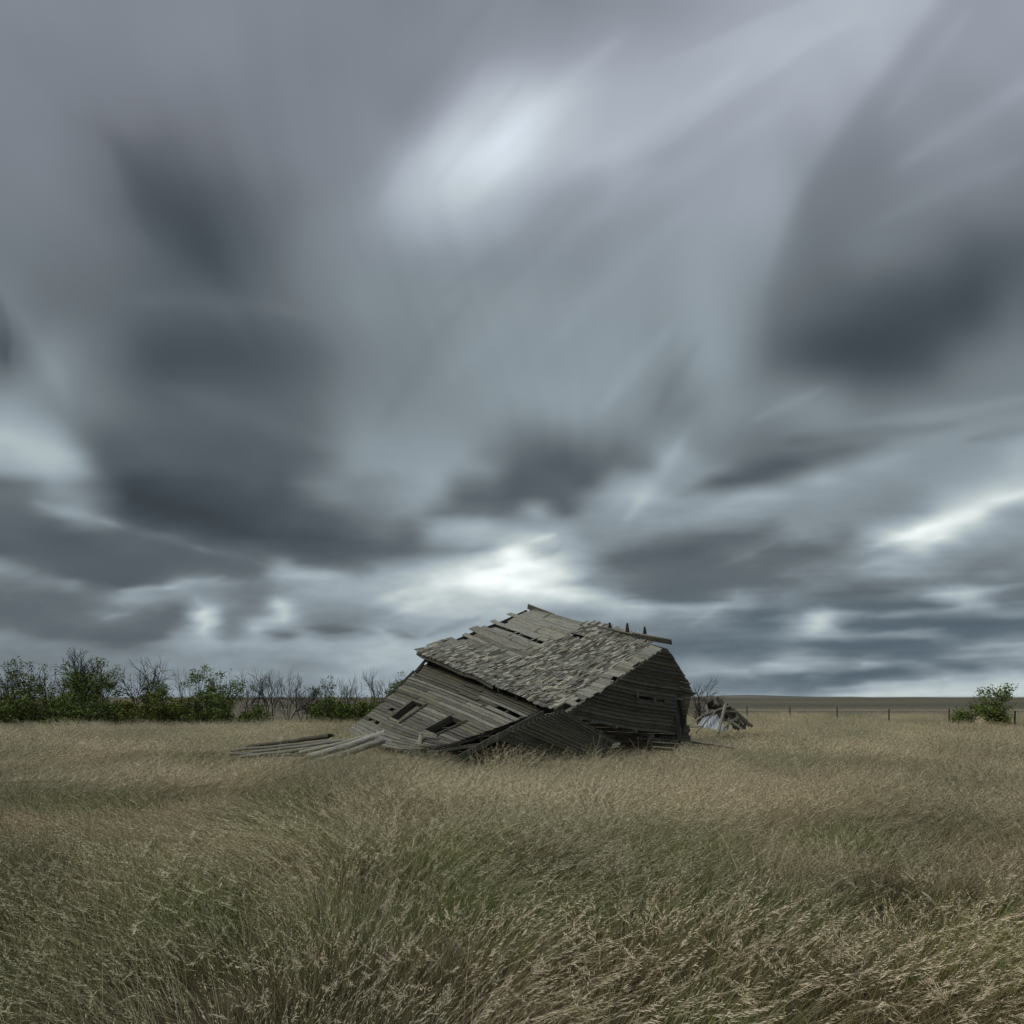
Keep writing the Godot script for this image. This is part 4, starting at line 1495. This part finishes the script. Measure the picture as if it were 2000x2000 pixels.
func shrub(kind: String, label: String, px: float, d: float, top: float, wide: float, group: String) -> void:
	var x := (px - 1000.0) / F * d
	var base := Vector3(x, ground_h(x, -d) - 0.05, -d)
	var h := EYE + (HY - top) / F * d - base.y
	var w := wide / F * d
	var o := thing({"bare": "bare_shrub", "leafy": "leafy_shrub", "bush": "bush"}[kind], label, {"bare": "bare tree", "leafy": "shrub", "bush": "bush"}[kind], group, base)
	var br := Mb.new()
	var tips := []
	leaf_hue = clampf(noise.get_noise_1d(px * 0.37) + 0.15, 0.0, 0.7)
	var stems := {"bare": 3, "leafy": 5, "bush": 6}[kind] as int
	var bark := Color(0.062, 0.058, 0.056) * rr(0.8, 1.2)
	for i in stems:
		var ang := TAU * (i + rr(-0.3, 0.3)) / stems
		var lean := rr(0.15, 0.5) * clampf(w / h, 0.4, 1.5)
		var dir := Vector3(cos(ang) * lean, 1.0, sin(ang) * lean).normalized()
		limb(br, tips, Vector3(cos(ang), 0, sin(ang)) * w * 0.06, dir, h * rr(0.38, 0.48), (0.066 if kind == "bare" else 0.05) * h / 3.0 * rr(0.6, 1.1), 4 if kind == "bare" else 3, 0.30 if kind == "bare" else 0.22, bark)
	# fit the height
	var hi := 0.1
	for q in br.v:
		hi = maxf(hi, q.y)
	var side := 0.1
	var reach := []
	for q in br.v:
		reach.append(absf(q.x))
	reach.sort()
	side = maxf(reach[int(reach.size() * 0.97)], 0.1)
	var fit := Vector3(w * 0.5 / side, h * (0.98 if kind != "bush" else 0.9) / hi, w * 0.5 / side)
	for k in br.v.size():
		br.v[k] *= fit
	put(br.mesh(), "branches", bark_mat, o)
	if kind == "bare":
		return
	var lf := Mb.new()
	if kind == "leafy":
		for q in tips:
			var p: Vector3 = q[0] * fit
			if q[2] > 1 or noise.get_noise_3d(p.x * 1.1 + px, p.y * 1.1, p.z * 1.1) < (-0.25 if px > 1900.0 else 0.02):
				continue
			for k in 9 + rng.randi() % 9:
				leaf(lf, p + Vector3(rr(-1, 1), rr(-0.8, 0.8), rr(-1, 1)) * 0.16, rr(0.06, 0.12), leaf_col(1.9))
	else:
		# mound of leaf clumps on the outer shell and inside
		for c in int(120 * clampf(w / 2.4, 0.4, 1.4)):
			var a := rr(0, TAU)
			var e := rr(0.0, 1.0)
			var rad := sqrt(rng.randf()) * 0.9 + 0.1
			var y := h * (0.06 + 0.86 * e * (1.0 - 0.45 * rad * rad)) 
			var cc := Vector3(cos(a) * rad * w * 0.5, y * (1.0 + 0.18 * noise.get_noise_2d(px + cos(a) * 2.0, sin(a) * 2.0)), sin(a) * rad * minf(w * 0.4, 1.1))
			var size := rr(0.14, 0.30)
			var br2 := rr(0.65, 1.1)
			for k in 52:
				var v := Vector3(rng.randfn(), rng.randfn() * 0.8, rng.randfn()) * size * 0.6
				leaf(lf, cc + v, rr(0.07, 0.14), leaf_col(br2 * 1.8))
	if lf.v.size():
		put(lf.mesh(), "foliage", leaf_mat, o)


func shrubs() -> void:
	rng.seed = 21
	var hedge := "shrubs of the overgrown hedge on the left"
	var list := [
		["bush", "low dark bush cut off by the left frame edge", 0, 32.0, 1338, 120],
		["bush", "low dark bush, second from the left frame edge in the hedge", 75, 33.4, 1361, 120],
		["bush", "low dark bush under the tallest bare crown of the hedge", 150, 32.6, 1343, 124],
		["bush", "low bush between the tallest leafy shrubs and the wide bare tree", 215, 34.6, 1366, 100],
		["bush", "brighter green low bush under the wide bare tree", 280, 33.6, 1352, 104],
		["bush", "low green bush left of the hedge's last dark bush", 340, 35.2, 1362, 100],
		["bush", "dense dark bush ending the left hedge, beside the open gap", 402, 34.4, 1340, 92],
		["bush", "small yellowish bush alone in the gap between the hedge halves", 495, 36.5, 1378, 60],
		["bush", "bright green bush at the right side of the gap, leftmost of three", 640, 37.5, 1354, 74],
		["bush", "bright green bush in the middle of the three left of the house", 688, 38.0, 1362, 74],
		["bush", "bright green bush nearest to the leaning house wall", 732, 38.0, 1360, 70],
		["leafy", "tall leafy shrub near the left frame edge", 38, 34.4, 1272, 96],
		["leafy", "thin leafy shrub between the two tallest leafy ones at left", 92, 35.2, 1298, 70],
		["leafy", "tallest leafy shrub of the hedge, under the bare crown", 150, 34.2, 1280, 90],
		["leafy", "leafy shrub with a branch reaching right, before the wide bare tree", 196, 34.6, 1287, 70],
		["leafy", "sparse leafy shrub at the right side of the wide bare tree", 306, 36.0, 1310, 66],
		["leafy", "sparse leafy shrub above the dense dark bush", 392, 36.4, 1296, 62],
		["leafy", "leafy shrub leaning over the open gap of the hedge", 438, 36.6, 1303, 66],
		["leafy", "thin leafy shrub rising from the leftmost bright green bush", 648, 38.6, 1314, 50],
		["leafy", "yellowish leafy shrub touching the leaning house wall", 776, 39.0, 1312, 40],
		["bare", "bare shrub at the left frame edge behind the first bush", 0, 35.4, 1300, 80],
		["bare", "tallest bare crown, sticking up above the leafy hedge", 158, 35.0, 1260, 70],
		["bare", "widest bare tree of the hedge, with a fanning crown", 270, 36.2, 1274, 120],
		["bare", "narrow bare tree between the two sparse leafy shrubs", 354, 36.8, 1292, 66],
		["bare", "bare tree at the left side of the open gap", 482, 38.4, 1302, 76],
		["bare", "upright bare tree in the open gap, second from its left", 528, 38.2, 1296, 64],
		["bare", "many stemmed bare tree in the middle of the open gap", 562, 37.6, 1299, 80],
		["bare", "bare tree leaning right at the right side of the gap", 594, 37.4, 1308, 76],
		["bare", "bare tree above the middle bright green bush", 692, 39.2, 1310, 76],
		["bare", "bare tree just left of the house wall", 746, 39.4, 1299, 86],
	]
	for q in list:
		shrub(q[0], q[1], q[2], q[3], q[4], q[5], hedge)
	shrub("bare", "lone bare tree behind the right corner of the house", 1362, 31.0, 1317, 66, "")
	shrub("bush", "small low bush by the fence, left of the tall leafy shrub", 1880, 33.0, 1384, 36, "shrubs by the fence on the right")
	shrub("leafy", "tall leafy shrub by the fence near the right frame edge", 1948, 31.5, 1333, 62, "shrubs by the fence on the right")
	shrub("bush", "dense green foot of the tall leafy shrub at right", 1944, 31.3, 1374, 40, "shrubs by the fence on the right")
	shrub("bare", "thin bare shrub between the two green ones by the fence", 1902, 32.5, 1352, 40, "shrubs by the fence on the right")


# dry stalks standing before the wreck
func weeds() -> void:
	rng.seed = 5
	var list := [
		["tall dry weed stalk standing before the dark gap under the corner board", 958, 1438, 12.7, 0.10], ["dry weed stalk leaning left below the leaning corner board", 925, 1462, 12.6, 0.10],
		["short forked dry weed before the left end of the fallen gable siding", 1003, 1462, 12.8, 0.14], ["dry weed standing before the dark void under the gable", 1168, 1440, 13.4, 0.10],
		["dry brown weed beside the mound below the hanging trim piece", 842, 1462, 12.7, 0.16], ["thin dry weed at the right end of the gable's lowest board", 1262, 1440, 14.6, 0.1],
	]
	for q in list:
		var d: float = q[3]
		var x: float = (q[1] - 1000.0) / F * d
		var base := Vector3(x, ground_h(x, -d) - 0.03, -d)
		var h: float = EYE + (HY - q[2]) / F * d - base.y
		var mb := Mb.new()
		var tips := []
		for k in 1 + rng.randi() % 2:
			limb(mb, tips, Vector3(rr(-0.03, 0.03), 0, rr(-0.03, 0.03)), Vector3(rr(-0.25, 0.25), 1, rr(-0.2, 0.2)).normalized(), h * 0.62, 0.006, 1, 0.12, Color(0.40, 0.35, 0.26))
		for k in mb.v.size():
			mb.v[k].y = minf(mb.v[k].y, h * 1.25)
		var o := thing("dry_weed", q[0], "weed", "dry weed stalks before the house", base)
		put(mb.mesh(), "stalk", bark_mat, o)
		var hm := Mb.new()
		for t in tips:
			if t[2] == 0:
				for k in 5:
					leaf(hm, t[0] + Vector3(rr(-1, 1), rr(-1, 1), rr(-1, 1)) * 0.02, rr(0.012, 0.026), Color(0.36, 0.29, 0.19))
		put(hm.mesh(), "seed_head", leaf_mat, o)


# ---------------------------------------------------------------- fence
func fence() -> void:
	var list := [
		["fence post farthest left, nearest to the shed wreck", 1459, 48.0], ["second fence post from the left", 1543, 45.0], ["third fence post from the left", 1635, 41.5],
		["fourth fence post from the left, in open field", 1737, 38.2], ["fence post beside the small low bush", 1853, 34.8], ["rightmost fence post, right of the tall leafy shrub", 1982, 31.8],
	]
	for q in list:
		var d: float = q[2]
		var x: float = (q[1] - 1000.0) / F * d
		var base := Vector3(x, ground_h(x, -d) - 0.1, -d)
		var mb := Mb.new()
		var pts := PackedVector3Array()
		var rad := PackedFloat32Array([0.001])
		pts.append(Vector3.ZERO)
		var lean := Vector3(rr(-0.03, 0.03), 0, rr(-0.03, 0.03))
		for i in 6:
			var t := i / 5.0
			pts.append(Vector3(0, t * rr(1.08, 1.1), 0) + lean * t + Vector3(0.008 * sin(t * 7.0 + d), 0, 0))
			rad.append(lerpf(0.042, 0.036, t))
		pts.append(pts[6] + Vector3(0, 0.012, 0))
		rad.append(0.002)
		mb.tube(pts, rad, 7, Color(0.15, 0.14, 0.125), 0.5)
		var o := thing("fence_post", q[0], "fence post", "wooden fence posts along the field", base)
		put(mb.mesh(), "post", wood, o)


# ---------------------------------------------------------------- grass
func stem(mb: Mb, p: Vector3, dir: Vector3, l: float, w: float, droop: float, c0: Color, c1: Color, segs: int) -> Array:
	var side := dir.cross(Vector3(rr(-1, 1), 0.2, rr(-1, 1))).normalized()
	var q := p
	var d := dir
	var prev_l := q - side * w * 0.5
	var prev_r := q + side * w * 0.5
	var flat := Vector3(d.x, 0, d.z)
	if flat.length() < 0.01:
		flat = Vector3(rr(-1, 1), 0, rr(-1, 1))
	flat = flat.normalized()
	var nn := side.cross(d).normalized()
	for i in segs:
		var t := float(i + 1) / segs
		d = (d + flat * droop * t / segs * 2.2 - Vector3(0, droop * t / segs * 1.6, 0)).normalized()
		q += d * l / segs
		var ww := w * (1.0 - 0.75 * t)
		var nl := q - side * ww * 0.5
		var nr := q + side * ww * 0.5
		var ca := c0.lerp(c1, float(i) / segs)
		var cb := c0.lerp(c1, t)
		var up := (nn + Vector3.UP * 0.6).normalized()
		mb.tri(prev_l, prev_r, nr, up, ca, ca, cb)
		if i < segs - 1:
			mb.tri(prev_l, nr, nl, up, ca, cb, cb)
		prev_l = nl
		prev_r = nr
	return [q, d]


func patch(lean: float, heads: float, green: float, dark: float, stems: int, blades: int, size: float, fat: float, segs: int, spikes: int) -> ArrayMesh:
	var mb := Mb.new()
	for i in stems:
		var a := rr(0, TAU)
		var r := pow(rng.randf(), 0.75) * size
		var p := Vector3(cos(a) * r, -0.03, sin(a) * r)
		var ln := lean + rr(-0.34, 0.34)
		var q := r / size
		var dir := Vector3(sin(ln) + rr(-0.16, 0.16) + cos(a) * q * 0.38, cos(ln), rr(-0.22, 0.22) + sin(a) * q * 0.38).normalized()
		var l := rr(0.42, 0.84) * (1.12 - 0.35 * q)
		var tan_c := Color(0.58, 0.51, 0.375).lerp(Color(0.48, 0.45, 0.34), rng.randf())
		if rng.randf() < 0.38:
			tan_c = Color(0.30, 0.27, 0.165).lerp(Color(0.40, 0.33, 0.22), rng.randf())
		if rng.randf() < green:
			tan_c = Color(0.25, 0.29, 0.125) if green > 0.5 else Color(0.27, 0.275, 0.15)
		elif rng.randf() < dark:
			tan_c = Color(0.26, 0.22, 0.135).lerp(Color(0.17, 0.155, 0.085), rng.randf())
		var e := stem(mb, p, dir, l, 0.0030 * fat, rr(0.15, 0.6), tan_c, tan_c, segs)
		if rng.randf() < heads:
			# open drooping panicle
			var tip: Vector3 = e[0]
			var td: Vector3 = e[1]
			var hc := Color(0.58, 0.51, 0.39).lerp(Color(0.66, 0.61, 0.47), rng.randf())
			for k in spikes:
				var t := float(k) / spikes
				var at_p := tip - td * l * 0.30 * t
				var out := Vector3(rr(-1, 1), rr(-0.7, 0.5), rr(-1, 1)).normalized()
				var ln2 := rr(0.016, 0.042) * (0.45 + t) * (1.0 + 0.5 * (fat - 1.0))
				var tipp := at_p + (out * 0.55 + td * 0.9 + Vector3(sin(lean) * 0.4, -0.25, 0)).normalized() * ln2
				var sd := out.cross(td).normalized() * 0.0021 * fat
				var ax := (tipp - at_p) * 0.5
				var nrm := (sd.cross(ax).normalized() + Vector3.UP * 0.7).normalized()
				var midp := at_p + ax * 1.2
				mb.tri(at_p, midp + sd, tipp, nrm, hc, hc, hc)
				mb.tri(at_p, tipp, midp - sd, nrm, hc, hc, hc)
	for i in blades:
		var a := rr(0, TAU)
		var r := sqrt(rng.randf()) * size
		var p := Vector3(cos(a) * r, -0.03, sin(a) * r)
		var ln := lean * 0.8 + rr(-0.45, 0.45)
		var dir := Vector3(sin(ln) + rr(-0.3, 0.3), cos(ln), rr(-0.45, 0.45)).normalized()
		var c := Color(0.18, 0.165, 0.09).lerp(Color(0.25, 0.21, 0.13), rng.randf())
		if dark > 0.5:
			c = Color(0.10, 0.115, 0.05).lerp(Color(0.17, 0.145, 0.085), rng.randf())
		elif green > 0.5:
			c = Color(0.135, 0.175, 0.06).lerp(Color(0.20, 0.215, 0.095), rng.randf())
		elif rng.randf() > 0.3 + green:
			c = Color(0.40, 0.34, 0.23)
		stem(mb, p, dir, rr(0.22, 0.48), 0.0052 * fat, rr(0.3, 1.0), c, c, segs)
	return mb.mesh()


func in_house(x: float, z: float) -> bool:
	var poly := PackedVector2Array([Vector2(-3.4, -17.4), Vector2(-1.75, -14.3), Vector2(-0.9, -13.7), Vector2(0.4, -14.4), Vector2(2.2, -15.4), Vector2(4.35, -17.4), Vector2(4.4, -18.6), Vector2(1.4, -22.0)])
	return Geometry2D.is_point_in_polygon(Vector2(x, z), poly)


func grass() -> void:
	rng.seed = 99
	var near_m := []
	# leaning hard, leaning, upright; then green
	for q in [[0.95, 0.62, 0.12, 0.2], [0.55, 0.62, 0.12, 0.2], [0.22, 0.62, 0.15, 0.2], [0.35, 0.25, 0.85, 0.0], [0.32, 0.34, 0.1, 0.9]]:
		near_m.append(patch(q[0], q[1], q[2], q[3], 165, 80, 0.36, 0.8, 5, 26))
	var far_m := []
	for q in [[0.8, 0.7, 0.06], [0.45, 0.7, 0.08], [0.2, 0.7, 0.06], [0.35, 0.3, 0.7]]:
		far_m.append(patch(q[0], q[1], q[2], 0.1, 210, 70, 0.5, 1.7, 3, 7))
	var sets := []
	for i in 9:
		sets.append([[], []])
	# cells over the meadow, denser close by
	var z := 1.5
	var greens := [Vector3(-0.75, -6.2, 0.75), Vector3(1.6, -6.3, 0.7), Vector3(-0.15, -4.4, 0.7), Vector3(3.3, -6.6, 0.8), Vector3(-0.9, -11.9, 0.45), Vector3(2.0, -13.0, 0.5), Vector3(-3.0, -9.6, 0.9), Vector3(-5.2, -13.2, 1.1), Vector3(-2.6, -3.4, 0.5), Vector3(2.3, -4.2, 0.8)]
	while z > -52.0:
		var dist := maxf(-z, 0.0)
		var step := 0.43 if dist < 16.0 else (0.52 if dist < 30.0 else 0.85)
		var half := dist * 0.86 + 4.0
		var x := -half
		while x < half:
			var px := x + rr(-0.5, 0.5) * step
			var pz := z + rr(-0.5, 0.5) * step
			x += step
			var r := Vector2(px, pz).length()
			if r < 1.05 or in_house(px, pz):
				continue
			# the hedge side ends sooner
			if pz < -40.0 and px < -6.0:
				continue
			var hgt := 1.0 + 0.22 * noise.get_noise_2d(px * 0.35, pz * 0.35) + 0.32 * noise.get_noise_2d(px * 1.1 + 40.0, pz * 1.1) + rr(-0.12, 0.12)
			# trampled round the pole pile and where boards lie
			var pile := Vector2((px + 5.7) / 2.1, (pz + 14.9) / 2.1).length()
			hgt *= 0.84
			hgt *= lerpf(0.5, 1.0, smoothstep(0.75, 1.25, pile))
			hgt *= lerpf(0.8, 1.0, smoothstep(0.5, 1.3, Vector2((px + 0.75) / 1.1, (pz + 13.0) / 1.2).length()))
			hgt *= lerpf(0.62, 1.0, smoothstep(0.5, 1.3, Vector2((px - 5.0) / 1.0, (pz + 16.4) / 0.7).length()))
			hgt *= lerpf(0.7, 1.0, smoothstep(1.2, 2.4, Vector2(px - 6.5, (pz + 21.5)).length()))
			var lean_n := noise.get_noise_2d(px * 0.16 + 9.0, pz * 0.16)
			var left := smoothstep(1.5, -3.5, px) * smoothstep(-13.0, -7.0, pz)
			var turn := rr(-0.35, 0.35)
			var kind := 1
			var bend := lean_n * 1.1 + left * 0.9 - 0.1
			if bend > 0.45:
				kind = 0
			elif bend < -0.05:
				kind = 2
			# lean direction: to the left in the foreground at left, else to the right
			turn += lerpf(lean_n * 1.2, PI - 0.35, smoothstep(0.15, 0.8, left))
			var grn := fbm.get_noise_2d(px * 0.30 + 80.0, pz * 0.42)
			var is_green := grn > 0.40
			if pz > -5.5 and grn + 0.35 * smoothstep(-2.0, 1.0, px) * smoothstep(-5.5, -3.0, pz) > 0.27:
				is_green = true
			for g in greens:
				if Vector2(px - g.x, pz - g.y).length() < g.z * rr(0.5, 1.1):
					is_green = true
			# dark, thinly headed stand close by at right, spread wider to paint foreground darker
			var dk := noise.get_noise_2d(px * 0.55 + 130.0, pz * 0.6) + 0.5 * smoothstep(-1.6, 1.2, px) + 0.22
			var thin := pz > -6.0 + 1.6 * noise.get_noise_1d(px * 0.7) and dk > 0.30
			if is_green:
				kind = 3
				hgt *= 0.84
			var far := dist > 15.0
			var k := kind + (4 if far else 0)
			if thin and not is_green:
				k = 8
			var gy := ground_h(px, pz)
			var sc := rr(0.9, 1.1)
			var basis := Basis(Vector3.UP, turn).scaled(Vector3(sc, sc * hgt, sc))
			sets[k][0].append(Transform3D(basis, Vector3(px, gy, pz)))
			# colour of the stand: straw, pinkish, silver green, in drifts
			var c1 := fbm.get_noise_2d(px * 0.13, pz * 0.22 + 20.0)
			var c2 := noise.get_noise_2d(px * 0.5 + 60.0, pz * 0.6)
			var col := Color(1, 1, 1)
			col = col.lerp(Color(1.02, 0.985, 0.945), clampf(c1 * 2.0, 0, 1))
			col = col.lerp(Color(0.93, 0.97, 0.90), clampf(-c1 * 2.0, 0, 1))
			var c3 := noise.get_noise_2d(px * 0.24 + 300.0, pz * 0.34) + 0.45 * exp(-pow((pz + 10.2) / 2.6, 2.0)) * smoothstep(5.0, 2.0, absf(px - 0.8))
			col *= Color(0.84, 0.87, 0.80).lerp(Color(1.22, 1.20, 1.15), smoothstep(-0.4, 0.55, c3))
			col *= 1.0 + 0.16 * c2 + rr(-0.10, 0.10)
			col.a = 1.0
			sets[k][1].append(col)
		z -= step
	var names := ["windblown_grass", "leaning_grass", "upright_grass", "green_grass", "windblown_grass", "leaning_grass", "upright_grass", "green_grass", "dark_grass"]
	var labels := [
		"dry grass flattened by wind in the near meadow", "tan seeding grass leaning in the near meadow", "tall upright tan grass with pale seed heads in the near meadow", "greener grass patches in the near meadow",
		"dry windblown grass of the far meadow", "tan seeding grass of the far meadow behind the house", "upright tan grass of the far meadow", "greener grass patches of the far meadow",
		"dark olive grass with thin pale heads at near right, spread wider to darken the foreground",
	]
	for k in 9:
		var mm := MultiMesh.new()
		mm.transform_format = MultiMesh.TRANSFORM_3D
		mm.use_colors = true
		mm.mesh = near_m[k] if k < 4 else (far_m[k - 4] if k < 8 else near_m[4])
		mm.instance_count = sets[k][0].size()
		for i in mm.instance_count:
			mm.set_instance_transform(i, sets[k][0][i])
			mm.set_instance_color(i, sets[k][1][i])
		var o := MultiMeshInstance3D.new()
		o.multimesh = mm
		o.material_override = grass_mat
		o.name = numbered(names[k], self)
		add_child(o, true)
		tag(o, labels[k], "grass", "", "stuff")
	print("grass patches ", sets.map(func(s): return s[0].size()))
